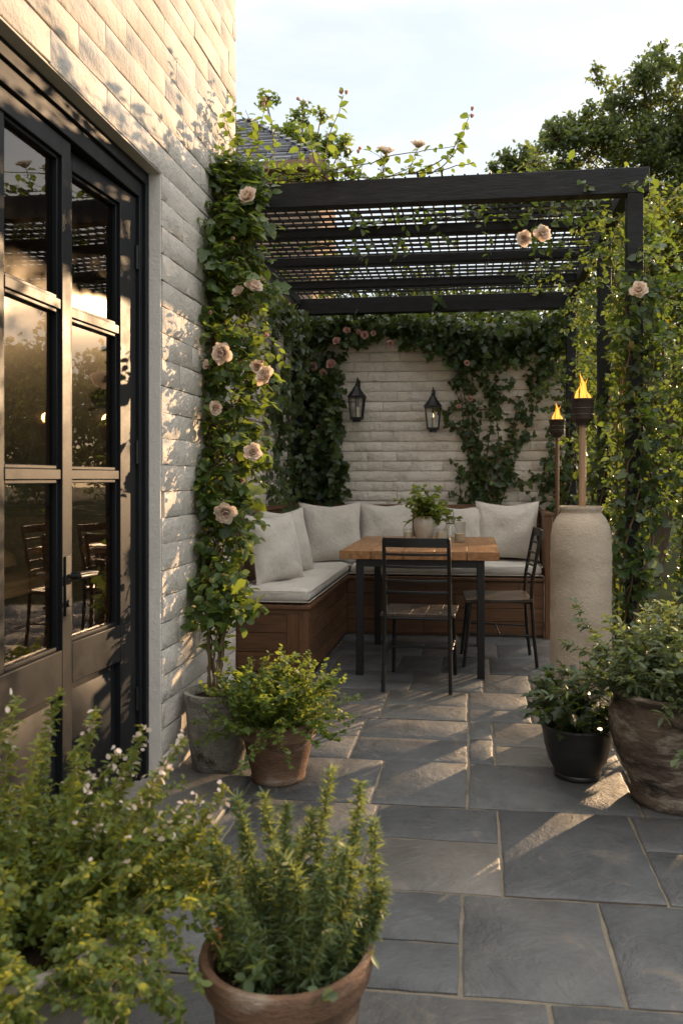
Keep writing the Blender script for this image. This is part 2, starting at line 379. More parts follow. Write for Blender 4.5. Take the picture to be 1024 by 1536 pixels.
def stems_mesh(g, stems, r0, r1=.3, n=5):
    for st in stems: g.tube([tuple(p) for p in st], list(np.linspace(r0, r0*r1, len(st))), n)
    return g

LAYERS = ((3,.024,.022,2,-14,.002),(4,.029,.028,10,-4,.003),(5,.034,.036,22,10,.004),(6,.039,.043,36,28,.006),(6,.043,.048,50,58,.008),(5,.044,.050,66,84,.009))
def bloom_geo(layers=LAYERS, seed=0):
    """open garden rose: rings of cupped petals, the outer ones rolled back"""
    rr = random.Random(seed); g = G(); a0 = rr.random()*6
    for li, (n, L, Wd, f0, f1, r0) in enumerate(layers):
        a0 += 1.1
        for k in range(n):
            az = a0 + 2*math.pi*k/n + rr.uniform(-.22,.22); q = 6; vs = []; Lk = L*rr.uniform(.88,1.1); wk = Wd*rr.uniform(.85,1.1)
            fa = f0+rr.uniform(-8,8); fb = f1+rr.uniform(-14,14); r = r0; z = .0; prof = []
            for i in range(q+1):
                prof.append((r, z)); f = R(fa+(fb-fa)*((i+.5)/q)**1.6); r += math.sin(f)*Lk/q; z += math.cos(f)*Lk/q
            ph = rr.random()*6
            for i in range(q+1):
                t = i/q; wid = wk*(.28+.72*math.sin(min(1, t*1.15)*math.pi*.5)**.8)*(1-.5*max(0, t-.8)/.2*.6)
                for j in range(q+1):
                    s_ = (j/q-.5)*2; r_, z_ = prof[i]
                    cup = .30*wk*s_*s_*(1-.45*t)                        # sides lift towards the axis
                    ruf = .0022*math.sin(3.4*s_+ph)*t*t + .0012*math.sin(8*s_+2*ph)*t**3
                    notch = .10*Lk*(t**4)*(1-abs(s_))*.6
                    rad_ = r_-cup*.75+ruf; zz = z_-notch+cup*.25+ruf; tn = s_*wid*.5
                    vs.append((rad_*math.cos(az)-tn*math.sin(az), rad_*math.sin(az)+tn*math.cos(az), zz))
            g.add(vs, [(i*(q+1)+j, i*(q+1)+j+1, (i+1)*(q+1)+j+1, (i+1)*(q+1)+j) for i in range(q) for j in range(q)])
    return g
BLOOMS = []
for sd in range(3):
    me = build_mesh('rose_bloom', bloom_geo(seed=sd), ang=80); me.materials.append(M['petal']); BLOOMS.append(me)
CUP = build_mesh('rose_bloom', bloom_geo(LAYERS[:5], seed=21), ang=80); CUP.materials.append(M['petal'])
PINK = []
for sd in range(2):
    me = build_mesh('rose_bloom', bloom_geo(seed=sd+9), ang=80); me.materials.append(M['pink_petal']); PINK.append(me)
BUD = build_mesh('rose_bud', bloom_geo(LAYERS[:2], seed=5), ang=80); BUD.materials.append(M['pink_petal'])
def put_bloom(parent, p, face, scale=1., kind=None, name='rose_bloom', label=None):
    me = (kind or BLOOMS)[rnd.randrange(len(kind or BLOOMS))]
    o = bpy.data.objects.new(name, me); col.objects.link(o); o.parent = parent
    off = ORG[parent]; o.location = (p[0]-off[0], p[1]-off[1], p[2]-off[2])
    q = Vector(face).to_track_quat('Z', 'Y'); o.rotation_mode = 'QUATERNION'
    o.rotation_quaternion = q @ Euler((0, 0, rnd.random()*6)).to_quaternion(); o.scale = (scale*.92,)*3
    if label: o['label'] = label
    return o

# ------------------------------------------------------------------ brick walls
def bricks(g, o, u, w, n, length, height, course=.088, blen=.27, hole=None, gap=.0052, proud=.006, seed=1, u0=0.):
    rr = random.Random(seed); o = Vector(o); u = Vector(u); w = Vector(w); n = Vector(n)
    rows = int(height/course+.5)
    for r in range(rows):
        z0 = r*course; z1 = z0 + course - gap*rr.uniform(.6, 1.5)
        x = u0 - (blen/2 if r % 2 else 0) - rr.uniform(0, .05)
        while x < length:
            bl = blen*rr.choice((1, 1, 1, 1, .96, 1.05)); a = max(x, u0); b = min(x+bl-.001, length); x += bl
            if b-a < .03: continue
            segs = [(a, b)]
            if hole:
                ha, hb, hz0, hz1 = hole
                if z0 < hz1-.02 and z1 > hz0+.02:
                    segs = [(p, q) for p, q in ((a, min(b, ha)), (max(a, hb), b)) if q-p > .025]
            for p, q in segs:
                pr = proud + rr.uniform(-.0012, .0012); ins = .0045; ring = []; ring2 = []
                m = 4
                j = lambda: rr.uniform(-.0024, .0024)
                def edge(d):
                    pts = []
                    for i in range(m): pts.append((p+d*.3+(q-p-.6*d)*i/m+j()*.5, z0+d+j()))
                    pts.append((q-d*.3+j()*.5, z0+d+j())); pts.append((q-d*.3+j()*.5, (z0+z1)/2+j()))
                    for i in range(m): pts.append((q-d*.3-(q-p-.6*d)*i/m+j()*.5, z1-d+j()))
                    pts.append((p+d*.3+j()*.5, z1-d+j())); pts.append((p+d*.3+j()*.5, (z0+z1)/2+j()))
                    return pts
                e0 = edge(0); e1 = edge(ins); k = len(e0)
                ti, tj = rr.uniform(-.006, .006), rr.uniform(-.03, .03); cx = (p+q)/2; cz = (z0+z1)/2
                vs = [o + u*a_ + w*b_ - n*.012 for a_, b_ in e0] + [o + u*a_ + w*b_ + n*(pr*.55) for a_, b_ in e0] + [o + u*a_ + w*b_ + n*(pr+ti*(a_-cx)+tj*(b_-cz)) for a_, b_ in e1]
                fs = [(i, (i+1) % k, k+(i+1) % k, k+i) for i in range(k)] + [(k+i, k+(i+1) % k, 2*k+(i+1) % k, 2*k+i) for i in range(k)] + [tuple(2*k+i for i in range(k))]
                g.add(vs, fs)
    return g

# ================================================================== THE GROUND
g = G(); g.add([(-60,-20,-.03),(60,-20,-.03),(60,120,-.03),(-60,120,-.03)], [(0,1,2,3)])
struct('ground', g, M['soil_ground'])
g = G(); g.box(-1.7, 1.75, -1.0, 7.2, -.025, -.007); struct('mortar_bed', g, M['mortar'])
slabs = []
def row(y0, y1, xs, sub={}):
    for i in range(len(xs)-1):
        cuts = [y0] + sub.get(i, []) + [y1]
        for a, b in zip(cuts, cuts[1:]): slabs.append((xs[i], xs[i+1], a, b))
row(-1., -.3, [-1.25,-.6,.0,.7,1.4]); row(-.3, .4, [-1.25,-.8,-.2,.35,.9,1.5]); row(.4, .95, [-1.25,-.5,.15,.6,1.2])
row(.95, 1.42, [-1.25,-.7,-.12,.42,1.1,1.7])
row(1.42, 1.87, [-1.25,-.85,-.36,.171,.72,1.25,1.7])
row(1.87, 2.328, [-1.25,-.66,-.03,.348,.92,1.7], {1: [2.075]})
row(2.328, 2.932, [-1.25,-.83,-.345,.086,.547,1.12,1.7], {2: [2.665], 4: [2.66]})
row(2.932, 3.39, [-1.25,-.87,-.377,-.021,.60,1.1,1.7])
row(3.39, 3.98, [-1.25,-.99,-.53,-.022,.09,.62,1.2,1.7], {1: [3.7], 2: [3.69], 3: [3.71], 4: [3.63]})
row(3.98, 4.52, [-1.45,-.98,-.47,-.028,.29,.8,1.3,1.7], {1: [4.21], 2: [4.23], 3: [4.18]})
row(4.52, 4.95, [-1.45,-1.0,-.36,.055,.33,.85,1.7], {1: [4.72]})
row(4.95, 5.4, [-1.45,-.9,-.48,-.2,.10,.52,1.0,1.7]); row(5.4, 5.85, [-1.45,-.95,-.35,.16,.42,.9,1.7])
row(5.85, 6.4, [-1.45,-.6,-.1,.4,.95,1.7]); row(6.4, 7.1, [-1.45,-.8,-.2,.5,1.1,1.7])
g = G()
for (x0, x1, y0, y1) in slabs:
    d = .0048; a, b, c, e = x0+d, x1-d, y0+d, y1-d
    if b-a < .02: continue
    tilt = (rnd.uniform(-.003,.003), rnd.uniform(-.003,.003)); dz = rnd.uniform(-.0015,.0015)
    def ring(ins, z, jit):
        pts = []; nx = max(2, int((b-a)/.05)); ny = max(2, int((e-c)/.05))
        A, B, C, E = a+ins, b-ins, c+ins, e-ins
        for i in range(nx): pts.append((A+(B-A)*i/nx, C))
        for i in range(ny): pts.append((B, C+(E-C)*i/ny))
        for i in range(nx): pts.append((B-(B-A)*i/nx, E))
        for i in range(ny): pts.append((A, E-(E-C)*i/ny))
        return [(x+jit[k][0], y+jit[k][1], z+tilt[0]*(x-a)+tilt[1]*(y-c)+dz) for k, (x, y) in enumerate(pts)]
    k0 = 2*(max(2, int((b-a)/.05))+max(2, int((e-c)/.05)))
    jit = [(rnd.uniform(-.003,.003), rnd.uniform(-.003,.003)) for _ in range(k0)]
    r0 = ring(0, -.02, jit); r1 = ring(.0005, -.004, jit); r2 = ring(.007, 0, jit); k = len(r0)
    g.add(r0+r1+r2, [(q*k+i, q*k+(i+1) % k, (q+1)*k+(i+1) % k, (q+1)*k+i) for q in range(2) for i in range(k)] + [tuple(2*k+i for i in range(k))])
struct('patio_paving', g, M['slab'])

# ================================================================== THE HOUSE
XW = -1.2085; XD = -1.289; HT = 4.7; YE = 4.0; OP = (1.58, 3.021, 2.401)
house = thing('house', 'cream painted brick house with black glazed double doors along the left', 'house', (-2.2, 1.5, 0))
g = G(); bricks(g, (XW-.008, 0, 0), (0,1,0), (0,0,1), (1,0,0), YE+.9, HT, .0855, .27, (OP[0]+.9, OP[1]+.9, 0, OP[2]+.005), seed=3) if False else None
bricks(g, (XW-.008, -.9, 0), (0,1,0), (0,0,1), (1,0,0), YE+.9, HT, .1044, .36, (OP[0]+.9, OP[1]+.9, 0, OP[2]-.01), seed=3, gap=.0032, proud=.0045)
xb = XW-.0155
g.box(xb-.2, xb, -.9, OP[0], 0, HT); g.box(xb-.2, xb, OP[1], YE-.004, 0, HT); g.box(xb-.2, xb, OP[0], OP[1], OP[2], HT)
part('wall', g, M['brick'], house, ang=50)
xb = XW-.0085
g = G(); g.box(xb-.085, xb-.001, OP[1]-.006, OP[1]+.0, 0, OP[2]); g.box(xb-.085, xb-.001, OP[0], OP[1]-.006, OP[2]-.006, OP[2]+.0)
part('door_reveal', g, M['render'], house)
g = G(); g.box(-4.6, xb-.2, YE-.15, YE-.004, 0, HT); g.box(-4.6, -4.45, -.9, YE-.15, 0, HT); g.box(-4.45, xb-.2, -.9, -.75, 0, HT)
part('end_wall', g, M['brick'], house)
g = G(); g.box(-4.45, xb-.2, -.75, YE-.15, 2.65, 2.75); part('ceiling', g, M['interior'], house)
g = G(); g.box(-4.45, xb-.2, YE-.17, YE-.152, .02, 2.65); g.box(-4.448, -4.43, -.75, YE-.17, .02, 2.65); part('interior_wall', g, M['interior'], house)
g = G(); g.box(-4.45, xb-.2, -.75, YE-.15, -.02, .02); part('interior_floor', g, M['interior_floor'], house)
# roof over the house top (seen only from aside)
g = G(); g.box(-4.7, XW+.05, -1.0, YE+.05, HT, HT+.12); part('parapet', g, M['render'], house)
# door frame
g = G()
g.box(XD-.07, XD+.012, 2.957, 3.014, .02, 2.394); g.box(XD-.07, XD+.012, 1.586, 1.645, .02, 2.394); g.box(XD-.07, XD+.012, 1.645, 2.957, 2.285, 2.394)
g.box(XD+.012, XD+.026, 2.985, 3.014, .02, 2.394); g.box(XD+.012, XD+.026, 1.586, 2.985, 2.345, 2.394)
part('door_frame', g, M['black_paint'], house, .003)
g = G(); g.box(XD-.09, XW-.002, OP[0], OP[1]-.006, 0, .03); part('door_sill', g, M['planter'], house, .004)
def leaf_door(y0, y1, cols, pivot=None, ang=0., lever=None):
    """glazed leaf between y0 and y1; cols = list of glass spans in y"""
    door = thing('d', '', '', (0,0,0)); bpy.data.objects.remove(door)
    ZP = [(.655,1.195),(1.228,1.733),(1.766,2.218)]
    g = G(); x0, x1 = XD-.045, XD
    def bx(a, b, c, d, e=x0, f=x1): g.box(e, f, a, b, c, d)
    ys = [y0+.003] + [v for c in cols for v in c] + [y1-.003]
    for i in range(0, len(ys), 2):                       # stiles / upright bars
        full = i in (0, len(ys)-2)
        if full: bx(ys[i], ys[i+1], .035, 2.28)
        else: bx(ys[i], ys[i+1], .655, 2.218, x0+.006, x1-.006)
    for a, b in ((cols[0][0], cols[-1][1]),):
        bx(a, b, 2.218, 2.28); bx(a, b, .52, .655); bx(a, b, .035, .14)
    for a, b in cols:
        bx(a, b, 1.195, 1.228, x0+.004, x1-.004); bx(a, b, 1.733, 1.766, x0+.004, x1-.004)
        for c, d in ZP:                                  # glazing beads
            for q in ((a, a+.012, c, d), (b-.012, b, c, d), (a+.012, b-.012, c, c+.012), (a+.012, b-.012, d-.012, d)): bx(*q, x1-.03, x1-.012)
    # lower panel: recessed field with a raised centre
    a, b = cols[0][0], cols[-1][1]
    bx(a, b, .14, .52, x0+.01, x1-.022)
    gp = G()
    if b-a > .1:
        A, B, C, D = a+.03, b-.03, .17, .49; xs = (x1-.022, x1-.008)
        vs = [(xs[0],A,C),(xs[0],B,C),(xs[0],B,D),(xs[0],A,D),(xs[1],A+.03,C+.03),(xs[1],B-.03,C+.03),(xs[1],B-.03,D-.03),(xs[1],A+.03,D-.03)]
        gp.add(vs, [(0,1,5,4),(1,2,6,5),(2,3,7,6),(3,0,4,7),(4,5,6,7)])
    o = part('glazed_door', g, M['black_paint'], house, .0025)
    kids = [part('raised_panel', gp, M['black_paint'], o)]
    gl = G()
    for a, b in cols:
        for c, d in ZP: gl.box(x1-.029, x1-.025, a+.004, b-.004, c+.004, d-.004)
    for (a, b) in cols:
        for (c, d) in ZP:
            gg = G(); X = x1-.0295
            gg.add([(X,a+.002,c+.002),(X,b-.002,c+.002),(X,b-.002,d-.002),(X,a+.002,d-.002)], [(0,1,2,3)])
            kids.append(part('glass_pane', gg, M['pane'], o, smooth=False))
    if lever is not None:
        gh = G(); gh.box(x1, x1+.006, lever-.016, lever+.016, .76, .95)
        gh.tube([(x1+.005,lever,.885),(x1+.045,lever,.885)], .008, 10); gh.tube([(x1+.045,lever-.006,.885),(x1+.05,lever+.05,.884),(x1+.046,lever+.105,.88)], [.008,.0085,.007], 10)
        gh.tube([(x1+.004,lever,.80),(x1+.012,lever,.80)], .012, 12)
        kids.append(part('handle', gh, M['black_metal'], o, .0015))
    hy = y1-.004 if pivot == 'far' else y0+.004
    for z in (.35, 1.3, 2.05): gh = G(); gh.tube([(x1+.004, hy, z-.045), (x1+.004, hy, z+.045)], .007, 10); kids.append(part('hinge', gh, M['black_metal'], o))
    if ang:                                              # swing the leaf about its jamb
        hp = Vector((x0, y1, 0)) - Vector(ORG[o]); mt = Matrix.Translation(hp) @ Matrix.Rotation(ang, 4, 'Z') @ Matrix.Translation(-hp)
        for q in [o]+kids: q.data.transform(mt)
    return o
SUN_AZ = 34.; SUN_EL = 11.4
leaf_door(1.65, 2.449, [(1.75,2.05),(2.085,2.392)], lever=2.421)
leaf_door(2.452, 2.955, [(2.512,2.832)], 'far', R(-(SUN_AZ-26.6)/2), 2.482)

# things indoors, dim behind the glass
t = thing('kitchen_table', 'wooden farmhouse table indoors seen dimly through the glazed doors', 'table', (-2.35, 3.3, .02))
g = G(); g.box(-3.3,-1.75,2.75,3.6,.74,.80); part('tabletop', g, M['table_wood'], t, .004)
for x in (-3.2,-1.85):
    for y in (2.85,3.5): g = G(); g.box(x-.04,x+.04,y-.04,y+.04,.02,.74); part('leg', g, M['table_wood'], t, .004)
g = G()
g.lathe([(.001,0),(.10,.005),(.13,.03),(.12,.07),(.08,.10),(.001,.11)], (-2.05,3.15,.80), 24)
single('bread_loaf', g, M['bread'], 'round crusty loaf on the table inside the doors', 'bread', (-2.05,3.15,.80))
g = G(); g.tube([(-2.35,2.95,.84),(-2.3,3.0,.85),(-2.2,3.1,.85),(-2.15,3.15,.84)], [.02,.04,.04,.02], 12)
single('bread_roll', g, M['bread'], 'long bread roll lying beside the round loaf indoors', 'bread', (-2.25,3.05,.80))
t = thing('sideboard', 'low brown wooden sideboard against the far wall of the room', 'sideboard', (-2.6, 3.7, .02))
g = G(); g.box(-3.6,-1.6,3.62,3.82,.02,1.02); part('cabinet', g, M['table_wood'], t, .004)
g = G(); g.box(-3.62,-1.58,3.6,3.825,1.02,1.06); part('top', g, M['bench_wood'], t, .004)
g = G(); g.lathe([(.001,0),(.06,0),(.085,.08),(.07,.2),(.04,.25),(.05,.28),(.04,.28),(.03,.24),(.001,.22)], (-2.35,3.7,1.06), 24)
single('pitcher', g, M['ceramic'], 'pale jug on the sideboard inside the house', 'jug', (-2.35,3.7,1.06))

# stone door step outside
g = G(); g.box(-1.19, -.875, 1.2, 3.075, 0.004, .026); single('door_step', g, M['slab'], 'long low pale stone step lying outside the double doors', 'step', (-1.03,2.1,0), bevel=.006)

# ================================================================== GARDEN WALLS
YB = 6.72
g = G(); bricks(g, (-1.6, YB, 0), (1,0,0), (0,0,1), (0,-1,0), 2.36, 2.436, .084, .25, seed=8, gap=.0075); g.box(-1.6, .76, YB+.0115, YB+.2, 0, 2.436); g.box(-1.63, .78, YB-.03, YB+.23, 2.437, 2.48)
single('back_garden_wall', g, M['brick_garden'], 'whitewashed brick garden wall behind the corner bench, hung with two lanterns', 'wall', (-.4, YB, 0), ang=50)
XS = -1.5
g = G(); bricks(g, (XS, YE+.02, 0), (0,1,0), (0,0,1), (1,0,0), YB-YE-.03, 2.5, .084, .25, seed=9, gap=.0075); g.box(XS-.2, XS-.0115, YE+.01, YB-.011, 0, 2.5)
single('side_garden_wall', g, M['brick_garden'], 'shaded whitewashed brick wall along the left end of the bench', 'wall', (XS, 5.3, 0), ang=50)

# ================================================================== PERGOLA
perg = thing('pergola', 'black timber pergola with slatted roof over the dining corner', 'pergola', (-.35, 5.2, 0))
PF, PB, PX0, PX1 = 3.99, 6.52, -1.19, .77
ZT = 2.72
g = G(); g.box(-1.19, .835, PF-.035, PF+.035, 2.565, 2.69); part('front_beam', g, M['black_beam'], perg, .004)
g = G(); g.box(-1.49, .812, PB-.04, PB+.04, 2.55, 2.68); part('back_beam', g, M['black_beam'], perg, .004)
for x in (PX1, -1.44):
    g = G(); g.box(x-.03, x+.03, (PF+.036 if x > 0 else YE+.03), PB-.041, 2.618, 2.692); part('side_beam', g, M['black_beam'], perg, .004)
for x, y in ((PX1,PF),(PX1,4.89),(PX1,PB),(-1.44,PB)):
    g = G(); w = .037; g.box(x-w, x+w, y-w, y+w, 0.001, 2.5645 if y == PF else (2.617 if y != PB else 2.5495)); part('post', g, M['black_beam'], perg, .004)
for y in (4.71, 5.33, 5.97):
    g = G(); g.box(-1.405, .739, y-.027, y+.027, 2.632, 2.69); part('purlin', g, M['black_beam'], perg, .004)
g = G(); y = 4.10
while y < 6.42:
    g.bar((-1.46, y+rnd.uniform(-.006,.006), 2.703), (.79, y+rnd.uniform(-.006,.006), 2.703), .018, .015); y += .096
part('lattice', g, M['black_beam'], perg, label='thin slats laid across the roof')
g = G(); x = -1.42
while x < .77:
    g.tube([(x+rnd.uniform(-.006,.006), PF+(.04 if rnd.random() < .8 else -.02), 2.718), (x, 5.2, 2.716), (x+rnd.uniform(-.006,.006), PB+.1, 2.716)], .006, 6); x += .06
part('cane', g, M['black_beam'], perg, label='thin canes lying front to back over the slats')

# ================================================================== BENCH
bench = thing('corner_bench', 'L shaped built-in bench of reddish brown boards in the corner', 'bench', (-.9, 6.1, 0))
BX0, BX1, BY0, BY1, ZB = -1.46, -.962, 4.63, 6.095, .425
g = G()   # boards on the long left front (facing the table)
n = 4; hgt = (ZB-.03)/n
for i in range(n):
    z = .02+i*hgt; y = BY0+.07
    while y < BY1-.05:
        L = min(rnd.uniform(.55,.9), BY1-y)
        g.box(BX1-.02+rnd.uniform(-.001,.001), BX1-.002+rnd.uniform(-.001,.001), y+.0015, y+L-.0015, z+.002, z+hgt-.002); y += L
part('side_boards', g, M['bench_wood_y'], bench, .002)
g = G()
for i in range(n):
    z = .02+i*hgt; x = BX1
    while x < .50:
        L = min(rnd.uniform(.5,.9), .525-x); g.box(x+.0015, x+L-.0015, BY1+rnd.uniform(-.001,.001), BY1+.018, z+.002, z+hgt-.002); x += L
part('front_boards', g, M['bench_wood'], bench, .002)
g = G()   # near end panel with its framing
for i in range(3):
    z = .05+i*.115; g.box(BX0+.06, BX1-.13, BY0+.008, BY0+.02, z+.002, z+.113)
g.box(BX0+.002, BX1-.002, BY0+.004, BY0+.022, .396, ZB-.001)
part('end_panel', g, M['bench_wood'], bench, .002)
g = G(); g.box(BX1-.06, BX1-.001, BY0, BY0+.068, .001, ZB-.001); part('corner_post', g, M['bench_wood_z'], bench, .003)
for a in ((BX1-.13, BX1-.062, BY0+.002, BY0+.02, .001, .395), (BX0, BX0+.058, BY0+.002, BY0+.03, .001, .395)): g = G(); g.box(*a); part('end_stile', g, M['bench_wood_z'], bench, .003)
g = G(); g.box(BX0+.01, BX1-.022, BY0+.025, 6.6, .001, ZB-.002); g.box(BX1-.021, .525, BY1+.02, 6.6, .001, ZB-.002); part('carcass', g, M['bench_wood'], bench)
g = G(); g.box(BX0, BX1+.012, BY0-.012, 6.6, ZB, ZB+.022); g.box(BX1+.013, .528, BY1-.012, 6.6, ZB, ZB+.022); part('seat_top', g, M['bench_wood_y'], bench, .003)
g = G()
for i in range(4): g.box(BX0-.005, BX0+.022, BY0+.01, 6.58, ZB+.024+i*.13, ZB+.024+i*.13+.127)
g.box(BX0-.015, BX0+.034, BY0, 6.6, ZB+.545, ZB+.575); part('left_backrest', g, M['bench_wood_y'], bench, .003)
g = G()
for i in range(4): g.box(BX0+.036, .53, 6.6, 6.626, ZB+.024+i*.125, ZB+.024+i*.125+.122)
g.box(BX0+.036, .53, 6.59, 6.64, ZB+.525, ZB+.556); part('back_backrest', g, M['bench_wood'], bench, .003)
g = G(); g.box(.53, .552, 6.12, 6.60, .45, .915); part('arm_panel', g, M['bench_wood_y'], bench, .002)
g = G(); g.box(.53, .583, 6.065, 6.12, .001, .915); g.box(.525, .588, 6.06, 6.63, .916, .94); part('arm_post', g, M['bench_wood_z'], bench, .003)

def cushion(x0, x1, y0, y1, z0, z1):
    """box cushion: crowned top, soft edges, a seam round the sides"""
    nx = max(8, int((x1-x0)/.05)); ny = max(8, int((y1-y0)/.05)); g = G()
    hz = (z1-z0)/2; zc = (z0+z1)/2
    rr = random.Random(int(x0*100)); ph = [rr.random()*6 for _ in range(6)]
    def surf_pt(i, j, sgn):
        u = i/nx; v = j/ny; du = min(u, 1-u)*(x1-x0); dv = min(v, 1-v)*(y1-y0); e = min(du, dv)
        k = min(1, e/.035); prof = math.sqrt(max(0, 1-(1-k)**2))
        wr = .004*math.sin(v*(y1-y0)*23+ph[0]+2*math.sin(u*4+ph[1]))*k + .003*math.sin(u*(x1-x0)*31+ph[2]+v*5)*k
        z = zc + sgn*(hz*.62 + hz*.38*prof) + (wr + .006*math.sin(math.pi*u)*math.sin(math.pi*v))*(sgn > 0)
        ins = .0045*(1-prof)
        X = x0+u*(x1-x0); Y = y0+v*(y1-y0)
        X += ins*(1 if u < .5 else -1)*(du < .035); Y += ins*(1 if v < .5 else -1)*(dv < .035)
        return (X, Y, z)
    def par(n):   # denser samples at the edges
        a = [0, .012, .03, .06]; 
        return a
    W = (nx+1)*(ny+1)
    g.add([surf_pt(i, j, 1) for j in range(ny+1) for i in range(nx+1)], [(j*(nx+1)+i, j*(nx+1)+i+1, (j+1)*(nx+1)+i+1, (j+1)*(nx+1)+i) for j in range(ny) for i in range(nx)])
    g.add([surf_pt(i, j, -1) for j in range(ny+1) for i in range(nx+1)], [(j*(nx+1)+i, (j+1)*(nx+1)+i, (j+1)*(nx+1)+i+1, j*(nx+1)+i+1) for j in range(ny) for i in range(nx)])
    per = [i for i in range(nx+1)] + [j*(nx+1)+nx for j in range(1, ny+1)] + [ny*(nx+1)+i for i in range(nx-1, -1, -1)] + [j*(nx+1) for j in range(ny-1, 0, -1)]
    k = len(per)
    g.f += [(per[(q+1) % k], per[q], W+per[q], W+per[(q+1) % k]) for q in range(k)]
    gp = G()
    for zz in (z1-hz*.36, z0+hz*.36):
        pts = [(g.v[p][0], g.v[p][1], zz) for p in per]; gp.tube(pts+[pts[0]], .0032, 6, False)
    return g, gp
for (a, lab, loc) in (((-1.425, -.955, 4.632, 6.585, .449, .545), 'long linen seat cushion on the left run of the bench', (-1.19,5.3,.449)),
                 ((-.95, .52, 6.10, 6.585, .449, .545), 'linen seat cushion on the back run of the bench behind the table', (-.2,6.35,.449))):
    t = thing('seat_cushion', lab, 'cushion', loc, 'seat cushions on the bench'); g, gp = cushion(*a)
    o = part('cover', g, M['linen'], t, ang=70); part('piping', gp, M['linen'], t)
    sm = o.modifiers.new('sub', 'SUBSURF'); sm.levels = 1; sm.render_levels = 1

def pillow_geo(w, h, t, seed):
    rr = random.Random(seed); n = 22; g = G(); ph = [rr.uniform(0, 6.28) for _ in range(8)]
    def pt(i, j, s):
        u = -1+2*i/n; v = -1+2*j/n
        pin = 1-.10*(1-abs(v)**2)*abs(u)**3*1.; pin2 = 1-.10*(1-abs(u)**2)*abs(v)**3
        x = u*w/2*pin; z = v*h/2*pin2
        prof = (max(0, 1-abs(u)**2.4)*max(0, 1-abs(v)**2.4))**.55
        cr = 0
        for (cu, cv, kk) in ((-1,-1,0),(1,-1,1),(1,1,2),(-1,1,3)):    # pleats running in from the corners
            dx, dy = u-cu, v-cv; rad = math.hypot(dx, dy); a = math.atan2(dy, dx)
            cr += .012*math.sin(a*11+ph[kk])*math.exp(-(rad-.35)**2/.10)
        wr = .006*math.sin(5*u+3*v+ph[4])+.005*math.sin(7*v-3*u+ph[5])
        y = -s*(t/2*prof + (cr+wr)*prof)
        z -= .018*(1-abs(u))*(v > 0)*v      # top edge sags
        return (x, y, z)
    W = (n+1)**2
    g.add([pt(i, j, 1) for j in range(n+1) for i in range(n+1)], [(j*(n+1)+i, j*(n+1)+i+1, (j+1)*(n+1)+i+1, (j+1)*(n+1)+i) for j in range(n) for i in range(n)])
    g.add([pt(i, j, -1) for j in range(n+1) for i in range(n+1)], [(j*(n+1)+i, (j+1)*(n+1)+i, (j+1)*(n+1)+i+1, j*(n+1)+i+1) for j in range(n) for i in range(n)])
    per = [i for i in range(n+1)] + [j*(n+1)+n for j in range(1, n+1)] + [n*(n+1)+i for i in range(n-1, -1, -1)] + [j*(n+1) for j in range(n-1, 0, -1)]
    gp = G(); pts = [g.v[p] for p in per]; gp.tube(pts+[pts[0]], .0038, 6, False)
    return g, gp
def pillow(x, y, z, w, h, rz, lean, lab, seed, t=.15, roll=0):
    o = thing('scatter_cushion', lab, 'cushion', (0,0,0), 'pale linen scatter cushions on the bench')
    g, gp = pillow_geo(w, h, t, seed); c = part('cover', g, M['linen'], o, ang=80); part('piping', gp, M['linen'], o)
    o.location = (x, y, z); o.rotation_euler = (R(-lean), R(roll), R(rz))
pillow(-1.255, 5.00, .755, .45, .45, 62, 14, 'front-most linen cushion leaning on the left backrest of the bench', 1)
pillow(-1.28, 5.42, .765, .45, .46, 60, 14, 'linen cushion half hidden behind the front-most one on the left', 2)
pillow(-1.10, 6.18, .775, .50, .48, 24, 13, 'large linen cushion set across the corner of the bench', 3)
pillow(-.70, 6.44, .78, .46, .46, 3, 12, 'linen cushion on the back run beside the corner cushion, left of the potted plant', 4)
pillow(-.12, 6.46, .77, .46, .44, -2, 12, 'linen cushion partly hidden behind the potted plant and glass bottle', 5)
pillow(.265, 6.43, .785, .50, .47, -3, 12, 'right end linen cushion beside the bench arm', 6)

# ================================================================== TABLE
tb = thing('dining_table', 'square plank topped dining table on thin black metal legs', 'table', (-.31, 5.4, 0))
TX0, TX1, TY0, TY1 = -.807, .155, 4.79, 6.02
g = G(); nb = 5; w = (TX1-TX0)/nb
for i in range(nb): g.box(TX0+i*w+.0012, TX0+(i+1)*w-.0012, TY0+rnd.uniform(0,.003), TY1-rnd.uniform(0,.003), .708+rnd.uniform(0,.0005), .76+rnd.uniform(-.0008,.0008))
part('tabletop', g, M['table_wood'], tb, .003)
g = G(); xl, xr, yf, yb = -.685, .045, 4.83, 5.75
g.box(xl, xr, yf-.018, yf+.018, .662, .706); g.box(xl, xr, yb-.018, yb+.018, .662, .706)
for x in (xl, xr): g.box(x-.018, x+.018, yf+.019, yb-.019, .662, .706)
part('apron', g, M['black_metal'], tb, .002)
for x in (xl, xr):
    for y in (yf, yb):
        g = G(); g.box(x-.022, x+.022, y-.0225, y+.0225, .001, .7065); part('leg', g, M['black_metal'], tb, .002)

